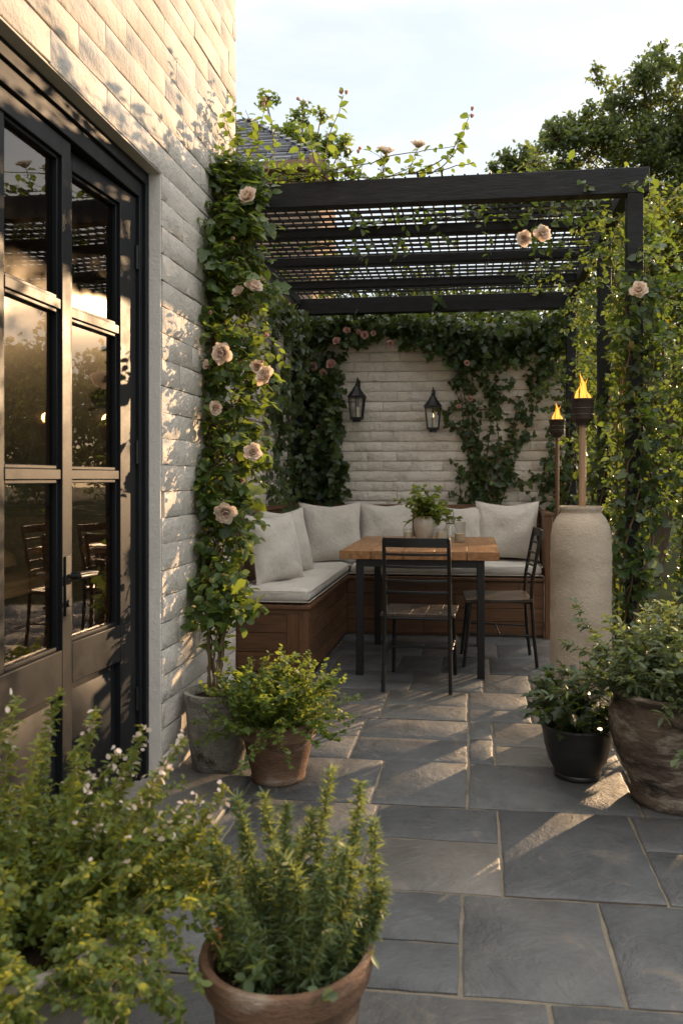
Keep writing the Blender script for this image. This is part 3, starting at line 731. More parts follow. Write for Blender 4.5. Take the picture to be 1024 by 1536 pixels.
# ================================================================== CHAIRS (local: seat faces +Y)
def make_chair():
    c = thing('dining_chair', 'black slatted metal chair seen from behind at the near side of the table', 'chair', (0,0,0), 'black chairs at the dining table')
    w = .185
    for s in (-1, 1):
        g = G(); x = s*w
        g.tube([(x*1.02,-.235,.002),(x*1.0,-.215,.2),(x*.98,-.2,.43),(x*.98,-.205,.55),(x*.98,-.235,.72),(x*.97,-.262,.855),(x*.95,-.266,.868)], [.0115]*5+[.0115,.009], 10)
        part('rear_leg', g, M['black_metal'], c)
        g = G(); g.tube([(x*1.03,.225,.002),(x*1.0,.20,.22),(x*.97,.185,.40),(x*.9,.165,.425)], .0115, 10); part('front_leg', g, M['black_metal'], c)
    g = G()
    for s in (-1, 1): g.tube([(s*w*.98,-.2,.412),(s*w*1.05,0,.42),(s*w*.98,.185,.412)], .009, 8); g.tube([(s*w,-.214,.2),(s*w*1.,.2,.215)], .006, 8)
    g.tube([(-w,-.2,.412),(w,-.2,.412)], .009, 8); g.tube([(-w*.98,.185,.412),(w*.98,.185,.412)], .009, 8); g.tube([(-w,.0,.208),(w,.0,.208)], .006, 8)
    part('frame', g, M['black_metal'], c)
    g = G()                                                    # plank seat, rounded front, dished a little
    nb = 5; ww = .42/nb
    for i in range(nb):
        x0 = -.21+i*ww; vs = []; fs = []; m = 7
        for k in range(m):
            y = -.205+.42*k/(m-1); z = .437 - .006*math.sin(math.pi*k/(m-1)) - (.010 if k == m-1 else 0)
            for xx, zz in ((x0+.0006,z-.018),(x0+ww-.0006,z-.018),(x0+ww-.0006,z),(x0+.0006,z)): vs.append((xx, y, zz))
        for k in range(m-1):
            for q in range(4): fs.append((k*4+q, k*4+(q+1) % 4, (k+1)*4+(q+1) % 4, (k+1)*4+q))
        fs += [(3,2,1,0), tuple((m-1)*4+q for q in range(4))]; g.add(vs, fs)
    part('seat', g, M['seat_wood'], c, .002)
    def slat(z, hh, y):
        g = G(); n = 9; vs = []; fs = []
        for i in range(n):
            x = -w*.98+2*w*.98*i/(n-1); yy = y-.02*math.sin(math.pi*i/(n-1))
            for a, b in ((-.006,-hh/2),(.006,-hh/2),(.006,hh/2),(-.006,hh/2)): vs.append((x, yy+a, z+b))
        for i in range(n-1):
            for q in range(4): fs.append((i*4+q, (i+1)*4+q, (i+1)*4+(q+1) % 4, i*4+(q+1) % 4))
        fs += [(0,1,2,3), tuple((n-1)*4+q for q in (3,2,1,0))]; g.add(vs, fs)
        part('back_slat', g, M['black_metal'], c, .002)
    slat(.842, .052, -.26); slat(.775, .014, -.246); slat(.705, .014, -.232); slat(.625, .014, -.217); slat(.56, .014, -.207)
    return c
ch = make_chair(); ch.location = (-.305, 4.685, 0); ch.rotation_euler = (0,0,R(-2))
c2 = copy_tree(ch); c2.location = (.155, 5.31, 0); c2.rotation_euler = (0,0,R(93)); c2['label'] = 'black slatted metal chair side-on, at the right side of the table'

# ================================================================== TABLE TOP THINGS
ZTT = .7605
vp = aY(636, 808, 5.62); vx, vy = vp[0], 5.62
t = thing('potted_plant', 'small leafy plant in a cream ceramic vase in the middle of the table', 'plant', (vx, vy, ZTT))
g = G(); g.lathe([(.05,0),(.056,.004),(.066,.05),(.076,.10),(.076,.135),(.066,.155),(.062,.162),(.068,.17),(.063,.172),(.056,.16),(.055,.14)], (vx,vy,ZTT), 36); part('vase', g, M['ceramic'], t, ang=60)
sts = [grow((vx+rng.normal()*.015, vy+rng.normal()*.015, ZTT+.15), (rng.normal()*.75, rng.normal()*.75, 1), rng.uniform(.14,.30), .02, .18) for _ in range(32)]
g = G(); stems_mesh(g, sts, .0022); part('stem', g, M['twig'], t)
g = G(); stem_leaves(g, sts, .010, .042, T_OVAL, .75, jit=.006); part('foliage', g, M['herb_leaf'], t, smooth=False)
def tumbler(u, v, Y, r, h, lab, fill=None, fh=.0, flare=1.05):
    r *= 1.12; h *= 1.15; fh *= 1.2
    p = aY(u, v, Y); c = (p[0], Y, ZTT)
    t = thing('glass_jar', lab, 'jar', c, 'glass jars on the table')
    g = G(); g.lathe([(.001,.003),(r*.9,0.0),(r,.006),(r*flare,h),(r*flare-.003,h),(r-.003,.012),(.001,.012)], c, 28); part('glass', g, M['thin_glass'], t, ang=50)
    if fill:
        g = G(); g.lathe([(.001,.0135),(r-.005,.0135),(r-.004,fh),(.001,fh+.002)], c, 24); part('contents', g, fill, t, ang=50)
tumbler(612, 806, 5.62, .032, .075, 'frosted glass votive left of the cream vase', M['wax'], .05)
tumbler(662, 810, 5.56, .036, .075, 'wide glass jar holding a pale candle right of the cream vase', M['wax'], .055)
tumbler(689, 813, 5.50, .034, .12, 'tall clear glass tumbler with sand at the right of the group', M['sand'], .05)
bp = aY(675, 809, 5.64); bc = (bp[0], 5.64, ZTT)
t = thing('glass_bottle', 'clear glass bottle with tall wire handle behind the candle jars', 'bottle', bc)
g = G(); g.lathe([(.001,.003),(.045,0),(.05,.01),(.05,.07),(.035,.11),(.02,.135),(.02,.155),(.017,.155),(.017,.135),(.03,.11),(.046,.07),(.046,.012),(.001,.012)], bc, 28); part('glass', g, M['thin_glass'], t, ang=50)
g = G(); g.tube([(bc[0]-.03,bc[1],bc[2]+.12),(bc[0]-.02,bc[1],bc[2]+.2),(bc[0],bc[1],bc[2]+.245),(bc[0]+.02,bc[1],bc[2]+.2),(bc[0]+.03,bc[1],bc[2]+.12)], .002, 6)
g.tube([(bc[0]+.03*math.cos(a),bc[1]+.03*math.sin(a),bc[2]+.12) for a in np.linspace(0,6.283,20)], .002, 6, False); part('wire_handle', g, M['black_metal'], t)

# ================================================================== WALL LANTERNS (local: wall behind at +Y)
def make_lantern():
    t = thing('wall_lantern', '', 'lantern', (0,0,0), 'black lanterns on the back wall')
    g = G(); w = .058
    for sx in (-1,1):
        for sy in (-1,1): g.tube([(sx*w*.78,sy*w*.78,-.115),(sx*w*1.05,sy*w*1.05,.055)], .0055, 6)
    g.box(-w*.85,w*.85,-w*.85,w*.85,-.13,-.112); g.box(-w*.55,w*.55,-w*.55,w*.55,-.15,-.13); g.box(-w*1.2,w*1.2,-w*1.2,w*1.2,.05,.064)
    for sx in (-1,1): g.tube([(sx*w*.0-.001, sx*w*.82,-.115),(0, sx*w*1.08,.055)], .004, 6); g.tube([(sx*w*.82,0,-.115),(sx*w*1.08,0,.055)], .004, 6)
    part('frame', g, M['black_metal'], t, .001)
    g = G(); prof = ((1.28,.064),(1.0,.085),(.62,.115),(.42,.14),(.30,.15)); vs = []; fs = []
    for r, z in prof:
        for a in range(8): vs.append((w*r*1.12*math.cos(R(45*a+22.5)), w*r*1.12*math.sin(R(45*a+22.5)), z))
    for i in range(len(prof)-1):
        for k in range(8): fs.append((i*8+k, i*8+(k+1) % 8, (i+1)*8+(k+1) % 8, (i+1)*8+k))
    fs.append(tuple(32+k for k in range(8))); fs.append(tuple(range(7,-1,-1))); g.add(vs, fs); g.lathe([(.014,.15),(.017,.16),(.01,.17),(.006,.19),(.001,.205)], (0,0,0), 12)
    part('roof', g, M['black_metal'], t, ang=20)
    g = G(); vs = [(sx*w*.74*k, sy*w*.74*k, z) for k, z in ((1,-.111),(1.3,.049)) for sx, sy in ((-1,-1),(1,-1),(1,1),(-1,1))]
    g.add(vs, [(0,1,5,4),(1,2,6,5),(2,3,7,6),(3,0,4,7)]); part('glass', g, M['thin_glass'], t, smooth=False)
    g = G(); g.lathe([(.02,-.111),(.02,-.03),(.017,-.027),(.001,-.03)], (0,0,0), 18); part('candle', g, M['wax'], t)
    g = G(); g.tube([(0,.0,.195),(0,.03,.222),(0,.07,.215),(0,.10,.17)], .0045, 8); g.box(-.014,.014,.098,.108,.10,.21)
    g.tube([(0,.1,.11),(0,.075,.09),(0,.07,.068)], .006, 8); part('bracket', g, M['black_metal'], t)
    return t
ln = make_lantern(); YL = YB-.118
p = aY(535, 606, YL); ln.location = p; ln['label'] = 'left black wall lantern, beside the dark ivy on the back wall'
l2 = copy_tree(ln); l2.location = aY(649, 621, YL); l2['label'] = 'right black wall lantern, its candle lit, near the fan of ivy stems'
cd = [c for c in l2.children if c.name.startswith('candle')][0]; ORG[cd] = (0,0,0)
g = G(); g.lathe([(.001,-.028),(.006,-.018),(.004,-.004),(.0005,.008)], (0,0,0), 10); part('flame', g, M['candle_flame'], cd)

# ================================================================== TORCHES AND TALL JAR
JX, JY = .502, 3.86
jar = thing('tall_jar', 'tall cylindrical sand coloured stoneware jar standing by the right posts', 'jar', (JX, JY, 0))
jr = .141
prof = [(.001,.004),(jr*.93,0),(jr*.97,.02),(jr,.06),*[(jr*(1+.006*math.sin(z*61)+.004*math.sin(z*23+1)), z) for z in np.linspace(.1,.84,34)],(jr*.995,.86),(jr*.985,.93),(jr*.93,.975),(jr*.80,1.015),(jr*.685,1.032),(jr*.66,1.04),(jr*.70,1.05),(jr*.715,1.06),(jr*.70,1.068),(jr*.62,1.068),(jr*.58,1.055),(jr*.58,.98),(.001,.97)]
g = G(); g.lathe(prof, (JX,JY,0), 56, .003); part('body', g, M['jar'], jar, ang=60)
def flame_geo(c, h, r, seed):
    rr = random.Random(seed); g = G()
    for (dx, dy, hh, rr_, lean) in ((0,0,1,.72,.35),(-.5,.1,.62,.46,-.3),(.52,-.1,.52,.44,.45),(.22,.3,.86,.40,-.45),(-.2,-.3,.74,.42,.15),(.35,.2,.40,.5,.1),(-.6,-.1,.34,.4,.2)):
        m = 14; pts = []; rad = []
        for i in range(m):
            t = i/(m-1); pts.append((c[0]+dx*r+lean*r*math.sin(t*4+rr.random()*.3)*t, c[1]+dy*r, c[2]+hh*h*t)); rad.append(max(.0004, r*rr_*.62*math.sin(math.pi*(t*.86+.12))**1.3*(1-t*.35)))
        g.tube(pts, rad, 12)
    return g
def torch(x, y, z0, zb, lab, mat, pr, seed, rc=.052, fh=.13):
    t = thing('garden_torch', lab, 'torch', (x, y, z0), 'lit garden torches')
    g = G(); g.tube([(x,y,z0),(x,y,(z0+zb)/2),(x,y,zb+.005)], [pr*1.05,pr,pr], 14); part('pole', g, mat, t)
    c = (x, y, zb)
    g = G(); g.lathe([(.001,-.004),(rc*.55,-.004),(rc*.6,.008),(rc*.86,.018),(rc*.93,.03),(rc*1.0,.108),(rc*1.06,.112),(rc*1.06,.120),(rc*.97,.120),(rc*.9,.08),(.001,.075)], c, 36); 
    for z in (.045,.075): g.tube([(c[0]+(rc*.955+.0005)*math.cos(a), c[1]+(rc*.955+.0005)*math.sin(a), c[2]+z) for a in np.linspace(0,6.2832,37)], .0022, 6, False)
    part('cup', g, M['cup'], t, ang=45)
    f = part('flame', flame_geo((x,y,zb+.085), fh*1.05, rc*.80, seed), M['flame'], t); f.visible_shadow = True
    l = bpy.data.lights.new('torch_light', 'POINT'); l.energy = 1.2; l.color = (1,.55,.2); l.shadow_soft_size = .04
    lo = bpy.data.objects.new('torch_light', l); col.objects.link(lo); lo.parent = t; lo.location = (0, 0, zb+.17-z0)
t1 = aY(873, 638, JY); torch(t1[0], JY, .985, 1.452, 'larger lit torch on a pale pole rising out of the tall jar', M['pole_wood'], .016, 1, .054, .15)
t2 = aY(835, 655, 5.75); torch(t2[0], 5.75, .0, t2[2], 'farther lit torch on a thin dark pole behind the tall jar', M['pole_dark'], .0125, 4, .054, .15)

# ================================================================== POTS
def pot(name, lab, cat, c, prof, mat, soil, group='plant pots on the paving', n=48, wob=.006):
    t = thing(name, lab, cat, c, group)
    g = G(); g.lathe(prof, c, n, wob); part('pot', g, mat, t, ang=50)
    g = G(); r, z = soil; vs = [(c[0], c[1], c[2]+z+.012)]; fs = []
    for q in (.5, 1.):
        for k in range(24): vs.append((c[0]+r*q*math.cos(k*math.pi/12), c[1]+r*q*math.sin(k*math.pi/12), c[2]+z+(.008*rnd.random() if q < 1 else 0)))
    for k in range(24): fs += [(0, 1+k, 1+(k+1) % 24), (1+k, 25+k, 25+(k+1) % 24, 1+(k+1) % 24)]
    g.add(vs, fs); part('soil', g, M['soil'], t)
    return t
# grey pot of the climbing rose
GC = (-1.055, 3.235, .0)
pot('plant_pot', 'mossy grey stone pot at the foot of the climbing rose', 'pot', GC, [(.001,.004),(.098,0),(.106,.012),(.118,.10),(.128,.20),(.132,.262),(.131,.272),(.137,.282),(.142,.300),(.139,.315),(.124,.318),(.116,.305),(.112,.25)], M['grey_pot'], (.118,.285))
# terracotta herb pot
TC = (-.772, 3.13, 0)
tp = pot('herb_pot', 'round bush of small leaved herbs in a weathered terracotta pot', 'potted plant', TC, [(.001,.004),(.100,0),(.106,.008),(.108,.022),(.106,.026),(.124,.10),(.138,.165),(.139,.172),(.148,.176),(.153,.225),(.150,.234),(.138,.236),(.132,.225),(.128,.17)], M['terracotta'], (.134,.20))
sts = []
for _ in range(150):
    a = rng.uniform(0, 6.283); sp = rng.uniform(.05, 1.5); sts.append(grow((TC[0]+.07*math.cos(a)*min(1,sp), TC[1]+.07*math.sin(a)*min(1,sp), .21), (math.cos(a)*sp, math.sin(a)*sp, 1.), rng.uniform(.18,.34), .02, .15, .015 if sp < 1.1 else -.05))
g = G(); stems_mesh(g, sts, .0016, n=4); part('stem', g, M['greenstem'], tp)
g = G(); stem_leaves(g, sts, .005, .018, T_ROUND, .75, start=.2, jit=.008); stem_leaves(g, sts[:40], .016, .032, T_IVY, .8, start=.1, jit=.012); part('foliage', g, M['herb_leaf'], tp, smooth=False)
# black pot
BC = (.416, 3.30, 0)
bp_ = pot('shrub_pot', 'dark lobed leaf plant in a low black glazed pot', 'potted plant', BC, [(.001,.004),(.085,0),(.092,.006),(.094,.02),(.091,.024),(.115,.07),(.132,.13),(.140,.185),(.144,.196),(.147,.208),(.141,.215),(.130,.214),(.127,.19)], M['black_pot'], (.128,.185))
sts = []
for _ in range(46):
    a = rng.uniform(0, 6.283); sp = rng.uniform(.1, 1.2); sts.append(grow((BC[0]+.06*math.cos(a)*sp, BC[1]+.06*math.sin(a)*sp, .19), (math.cos(a)*sp, math.sin(a)*sp*.8, 1.), rng.uniform(.12,.31), .022, .2, .01 if sp < .9 else -.06))
g = G(); stems_mesh(g, sts, .0028, n=5); part('stem', g, M['twig'], bp_)
g = G(); stem_leaves(g, sts, .013, .052, T_LOBE, .75, start=.15, jit=.006); part('foliage', g, M['dark_leaf'], bp_, smooth=False)
# big urn
UC = (.745, 3.10, 0)
up = pot('urn_pot', 'bushy grey green plant in a big bulging weathered brown urn', 'potted plant', UC, [(.001,.004),(.150,0),(.158,.01),(.160,.03),(.153,.045),(.175,.10),(.215,.19),(.237,.27),(.235,.32),(.215,.365),(.205,.378),(.212,.386),(.230,.396),(.236,.408),(.230,.418),(.212,.418),(.198,.405),(.19,.38)], M['urn'], (.20,.375), n=64, wob=.01)
sts = []
for _ in range(120):
    a = rng.uniform(0, 6.283); sp = rng.uniform(.05, 1.35); sts.append(grow((UC[0]+.14*math.cos(a)*min(1,sp), UC[1]+.14*math.sin(a)*min(1,sp), .385), (math.cos(a)*sp, math.sin(a)*sp, 1.), rng.uniform(.20,.46), .025, .17, .02 if sp < .9 else -.04))
g = G(); stems_mesh(g, sts, .0025, n=5); part('stem', g, M['twig'], up)
g = G(); stem_leaves(g, sts, .0085, .036, T_LONG, .62, start=.1, jit=.006); stem_leaves(g, sts[:70], .012, .034, T_OVAL, .7, start=.05, jit=.008); part('foliage', g, M['olive_leaf'], up, smooth=False)
# rosemary in front
RC = (-.352, 1.50, 0)
rp = pot('rosemary_pot', 'upright rosemary in a brown terracotta pot, front centre', 'potted plant', RC, [(.001,.004),(.108,0),(.114,.01),(.138,.20),(.145,.245),(.146,.25),(.158,.254),(.166,.295),(.163,.305),(.150,.306),(.142,.296),(.138,.25)], M['terracotta'], (.142,.265), n=64)
sts = []
def spike(tip, c, z0, k, bend):
    bs = (c[0]+(tip[0]-c[0])*k, c[1]+(tip[1]-c[1])*k, z0); b = rng.normal(size=3)*bend
    return np.array([[bs[q]+(tip[q]-bs[q])*t+b[q]*math.sin(math.pi*t)*1.6 for q in range(3)] for t in np.linspace(0, 1, 14)])
for (u, v, dy) in ((497,1152,.08),(540,1172,.02),(430,1205,-.02),(355,1195,.02),(395,1190,.07),(470,1215,.04),(560,1230,.04),(325,1240,.06),(372,1250,.1),(520,1270,-.05),(450,1250,.1),(410,1270,-.08),(578,1325,.0),(545,1300,.09),(340,1310,-.02),(485,1300,-.09)):
    sts.append(spike(aY(u, v, RC[1]+dy), RC, .27, .5, .010))
for _ in range(38):
    a = rng.uniform(0, 6.283); q = math.sqrt(rng.uniform(0, 1)); t = (RC[0]+.17*q*math.cos(a), RC[1]+.15*q*math.sin(a), rng.uniform(.38,.56)-.10*q); sts.append(spike(t, RC, .265, .62, .008))
g = G(); stems_mesh(g, sts, .0028, .4, 6); part('stem', g, M['greenstem'], rp)
g = G(); stem_leaves(g, sts[:16], .0006, .034, T_NEEDLE, .56, start=.02, jit=.0012, taper=.42, sv=.25); stem_leaves(g, sts[16:], .0009, .030, T_NEEDLE, .58, start=.02, jit=.0012, taper=.42, sv=.25); 
sts2 = []
for _ in range(12):
    a = rng.uniform(0, 6.283); sp = rng.uniform(.6, 1.3); sts2.append(grow((RC[0]+.12*math.cos(a), RC[1]+.12*math.sin(a), .27), (math.cos(a)*sp, math.sin(a)*sp, 1.), rng.uniform(.05,.12), .015, .2, -.06))
stem_leaves(g, sts2, .006, .024, T_OVAL, .75, jit=.006); part('foliage', g, M['rosemary_leaf'], rp, smooth=False)
# big planter on the left
PC = (-.90, 1.40, 0)
pp = pot('flowering_planter', 'mass of green stems with tiny pale flowers in a wide pale stone planter, front left', 'potted plant', PC, [(.001,.004),(.20,0),(.21,.01),(.255,.22),(.275,.33),(.277,.345),(.292,.35),(.30,.385),(.297,.395),(.275,.398),(.265,.385),(.26,.34)], M['planter'], (.266,.35), n=64, wob=.004)
sts = []; tall = []
for (u, v, dy) in ((90,1035,.12),(25,1045,.05),(145,1065,.1),(215,1090,.2),(275,1105,.2),(60,1110,-.05),(115,1120,0),(5,1090,.1),(340,1180,.18),(180,1130,.15),(250,1150,.05),(300,1200,.1)):
    tip = aY(u, v, PC[1]+dy); bs = (PC[0]+(tip[0]-PC[0])*.5, PC[1]+dy*.6, .36); m = 14; bend = rng.normal(size=3)*.02
    tall.append(np.array([[bs[k]+(tip[k]-bs[k])*t+bend[k]*math.sin(math.pi*t) for k in range(3)] for t in np.linspace(0, 1, m)]))
for _ in range(270):
    a = rng.uniform(0, 6.283); sp = rng.uniform(.0, 1.25)**.8; sts.append(grow((PC[0]+.22*math.cos(a)*min(1,sp), PC[1]+.22*math.sin(a)*min(1,sp), .36), (math.cos(a)*sp*.9, math.sin(a)*sp*.9, 1.), rng.uniform(.12,.29), .02, .14, .0 if sp < .8 else -.06))
for _ in range(130):   # trailing over the rim
    a = rng.uniform(-2.6, .9); sts.append(grow((PC[0]+.26*math.cos(a), PC[1]+.26*math.sin(a), .37), (math.cos(a), math.sin(a), .8), rng.uniform(.15,.3), .02, .15, -.13))
g = G(); stems_mesh(g, tall, .0026, .4, 6); stems_mesh(g, sts, .0018, .5, 4); part('stem', g, M['greenstem'], pp)
g = G(); stem_leaves(g, tall, .0017, .030, T_LONG, .66, start=.03, jit=.002, taper=.4); stem_leaves(g, sts, .0028, .0145, T_OVAL, .75, start=.05, jit=.006); part('foliage', g, M['heather_leaf'], pp, smooth=False)
fl = G(); P = []
for st in tall[3:5]*3+tall[8:12]*3+tall[0:3]+sts[:90]:
    k = rng.integers(8, 16); n_ = len(st)
    for _ in range(k):
        q = st[max(0, n_-1-int(rng.integers(0, max(2, n_//2))))]; P.append(q+rng.normal(size=3)*.009)
P = np.array([p for p in P if p[2] > .5]); leaves(fl, P, rvec(len(P)), rvec(len(P)), rng.uniform(.009,.016,len(P)), T_ROUND)
part('flowers', fl, M['white_flower'], pp, smooth=False)['kind'] = 'stuff'

# ================================================================== CLIMBING ROSE ON THE HOUSE CORNER
rose = thing('climbing_rose', 'tall climbing rose with blush blooms trained up the corner of the house', 'climbing plant', (GC[0], GC[1], .3))
PATH = [(322,1032,3.24,.06),(324,960,3.3,.085),(326,880,3.4,.11),(332,780,3.5,.13),(338,660,3.55,.135),(344,540,3.6,.15),(346,420,3.62,.155),(348,330,3.65,.15),(346,280,3.68,.10),(350,235,3.7,.03)]
cen = np.array([aY(u, v, Y) for u, v, Y, r in PATH]); rad = np.array([p[3] for p in PATH])
def col_pt(t):
    x = t*(len(PATH)-1); i = min(int(x), len(PATH)-2); f = x-i
    return cen[i]*(1-f)+cen[i+1]*f, rad[i]*(1-f)+rad[i+1]*f
LO = np.array((XW+.02, 2.9, .3)); HI = np.array((9, 9, 9))
sts = []
for k in range(15):       # main canes
    ph = rng.uniform(0, 6.283); pts = []
    kend = rng.uniform(.75, 1.)
    for t in np.linspace(0, kend, 46):
        c, r = col_pt(t); a = ph+t*rng.uniform(4, 7); w = min(r, .02+.5*r*min(1, t*3))
        pts.append(np.maximum(c+np.array((math.cos(a)*w, math.sin(a)*w, 0))+rng.normal(size=3)*.004, LO))
    sts.append(np.array(pts))
main = list(sts); side = []
for _ in range(480):
    t = rng.uniform(.11, .96)**.85; c, r = col_pt(t); a = rng.uniform(0, 6.283); q = math.sqrt(rng.uniform(0, 1))*r*.8
    p = np.maximum(c+np.array((math.cos(a)*q, math.sin(a)*q, 0)), LO)
    side.append(grow(p, (math.cos(a)+.25, math.sin(a)-.2, rng.uniform(-.3,.6)), rng.uniform(.06,.17), .02, .28, -.03, LO, HI))
shoots = []
for (u, v, Y) in ((350,148,3.75),(335,170,3.7),(368,165,3.75),(300,235,3.6),(398,160,3.8),(385,210,3.7),(320,215,3.65),(362,200,3.7)):
    p0, _ = col_pt(rng.uniform(.8,.92)); p1 = np.array(aY(u, v, Y)); m = 14; bend = rng.normal(size=3)*.05
    shoots.append(np.array([np.maximum(p0*(1-t)+p1*t+bend*math.sin(math.pi*t), LO) for t in np.linspace(0, 1, m)]))
for (u, v, l, Y) in ((400,470,.26,3.55),(405,520,.3,3.5),(410,590,.22,3.5),(392,640,.22,3.5),(372,700,.3,3.5),(360,800,.3,3.45),(372,880,.25,3.4),(380,930,.2,3.35),(395,430,.2,3.6)):   # loose arching shoots on the outer side
    p = np.array(aY(u-45, v-30, Y)); shoots.append(grow(p, (1, -.1, .35), l, .02, .12, -.09, LO, HI))
g = G(); stems_mesh(g, main, .0048, .5, 6); stems_mesh(g, side, .0022, .5, 4); stems_mesh(g, shoots, .003, .4, 5); part('stem', g, M['twig'], rose)
g = G(); stem_leaves(g, side, .0145, .045, T_OVAL, .8, nb=(.3,-.5,0), start=.15, droop=.35, jit=.012); stem_leaves(g, side[::3], .045, .066, T_IVY, .8, nb=(.2,-.8,0), droop=.5, jit=.02)
stem_leaves(g, shoots, .02, .046, T_OVAL, .8, droop=.3, jit=.006); stem_leaves(g, main, .042, .042, T_OVAL, .8, droop=.4, start=.05, jit=.02)
part('foliage', g, M['rose_leaf'], rose, smooth=False)
for (u, v, Y, s) in ((374,296,3.46,1.0),(335,530,3.36,1.12),(401,565,3.42,1.15),(387,549,3.46,.85),(378,679,3.42,.95),(338,768,3.34,1.1),(381,431,3.46,.95),(322,612,3.36,.8),(360,440,3.46,.8),(312,548,3.4,.6)):
    put_bloom(rose, aY(u, v, Y), (rnd.uniform(-.7,.7), -1, rnd.uniform(-.4,.8)), s, [CUP] if s < .9 else None)
for (u, v, Y) in ((352,360,3.46),(398,505,3.42),(352,600,3.4),(365,720,3.4),(392,545,3.4),(318,470,3.4)): put_bloom(rose, aY(u, v, Y), (rnd.uniform(-.5,.8), -.8, rnd.uniform(-.2,.9)), rnd.uniform(.6,.9), [BUD], 'rose_bud')

# rambling rose lying along the front beam
ramb = thing('rambling_rose', 'loose rose shoots with pink buds rambling along the top of the front beam', 'climbing plant', (-.6, PF, 2.74))
sts = []
for k in range(7):
    x0 = -1.15+.1*k; sts.append(grow((x0, PF+rng.uniform(-.04,.06), 2.72), (1, 0, .05), rng.uniform(.5,.95), .04, .10, 0, np.array((-1.19,3.8,2.7)), np.array((.0,4.2,2.78))))
tips = []
for (u0, v0, u1, v1, Y, sag) in ((610,262,703,172,PF,.05),(482,262,516,142,PF,-.02),(440,262,452,150,PF+.1,.02),(575,262,578,232,PF-.02,0),(612,262,626,222,PF,0),(475,262,462,190,PF,0),(530,262,536,236,PF,0),(400,262,398,150,PF+.1,.04),(640,262,690,200,PF,.03)):
    a = np.array(aY(u0, v0, Y)); b = np.array(aY(u1, v1, Y+rng.uniform(-.05,.05))); m = 12
    sts.append(np.array([a*(1-t)+b*t+np.array((sag*math.sin(math.pi*t), 0, -abs(sag)*math.sin(math.pi*t)))+rng.normal(size=3)*.003 for t in np.linspace(0, 1, m)])); tips.append(b)
hang = []
for _ in range(22):
    hang.append(grow((rng.uniform(-1.15,-.45), PF+rng.uniform(-.05,.05), 2.72), (rng.normal(), rng.normal()*.5, rng.uniform(.1,1.)), rng.uniform(.08,.2), .02, .25, -.02, np.array((-1.19,3.6,2.70)), HI))
g = G(); stems_mesh(g, sts, .0038, .4, 5); stems_mesh(g, hang, .002, .5, 4); part('stem', g, M['twig'], ramb)
g = G(); stem_leaves(g, sts[7:], .026, .05, T_OVAL, .85, droop=.2, start=.1); stem_leaves(g, sts[:7], .05, .04, T_OVAL, .85); stem_leaves(g, hang, .022, .042, T_OVAL, .8); part('foliage', g, M['rose_leaf'], ramb, smooth=False)
put_bloom(ramb, tips[3], (.1,-.35,.9), 1.2, [CUP]); put_bloom(ramb, tips[4], (.2,-.35,.9), 1.1, [CUP])
for b in (tips[0], tips[1], tips[2], tips[6], tips[7]):
    for _ in range(2): put_bloom(ramb, b+rng.normal(size=3)*.012, (rng.normal()*.3, -.2, 1), .75, [BUD], 'rose_bud')

# ================================================================== IVY ON THE BACK WALL
def wall_ivy(name, lab, stems, extra, blooms, mat, base, lsize=.06, thin=.0035, sp=.022):
    t = thing(name, lab, 'climbing plant', base)
    g = G(); stems_mesh(g, stems, thin, .4, 5); part('stem', g, M['twig'], t)
    g = G(); stem_leaves(g, stems, sp, lsize, T_IVY, .7, up=(0,-.8,.35), start=.12, droop=.55, jit=.02)
    if extra:
        stem_leaves(g, extra, .016, lsize, T_IVY, .7, up=(0,-.8,.4), start=.0, droop=.55, jit=.03)
        stem_leaves(g, extra[::2], .03, lsize*.9, T_OVAL, .8, up=(0,-.6,.5), start=.0, droop=.4, jit=.03)
    part('foliage', g, mat, t, smooth=False)
    for (u, v, Y, s) in blooms: put_bloom(t, aY(u, v, Y), (rnd.uniform(-.3,.3), -1, rnd.uniform(-.2,.5)), s, PINK)
    return t
LW = np.array((-1.47, YB-.28, .3)); HW = np.array((.95, YB-.015, 2.72))
def img_rand(poly_u, v): pass
def mass(regions, hi=None):
    out = []; HH = HW if hi is None else np.minimum(HW, np.array(hi))
    for (u0, u1, v0, v1, n, L) in regions:
        for _ in range(n):
            p = np.array(aY(rng.uniform(u0, u1), rng.uniform(v0, v1), YB-rng.uniform(.02,.16)))
            out.append(grow(np.clip(p, LW, HH), (rng.normal()*.7, rng.normal()*.15-.05, rng.uniform(-1,.3)), rng.uniform(.5,1.2)*L, .025, .3, -.06, LW, HH))
    return out
# left mass
st = []
for k in range(14):
    p = (rng.uniform(-1.45,-1.2), YB-.03, .5); st.append(grow(p, (rng.normal()*.2, 0, 1), rng.uniform(1.2,2.1), .05, .14, .05, LW, np.array((-1.13, YB-.01, 2.5))))
ex = mass([(440,540,468,512,80,.13)]) + mass([(440,500,530,600,60,.17),(440,505,600,700,48,.16),(442,495,690,755,24,.14),(500,525,690,735,7,.22)], (-1.08, 9, 9))
wall_ivy('ivy', 'dark ivy with pink roses covering the left end of the back wall', st, ex, [(505,512,YB-.2,.8),(547,503,YB-.2,.8),(470,550,YB-.2,.85),(497,547,YB-.22,1.),(456,538,YB-.2,.9),(520,496,YB-.2,.7),(485,560,YB-.2,.8),(560,500,YB-.2,.55),(537,498,YB-.2,.5),(480,640,YB-.2,.7)], M['ivy'], (-1.3, YB-.02, 0))
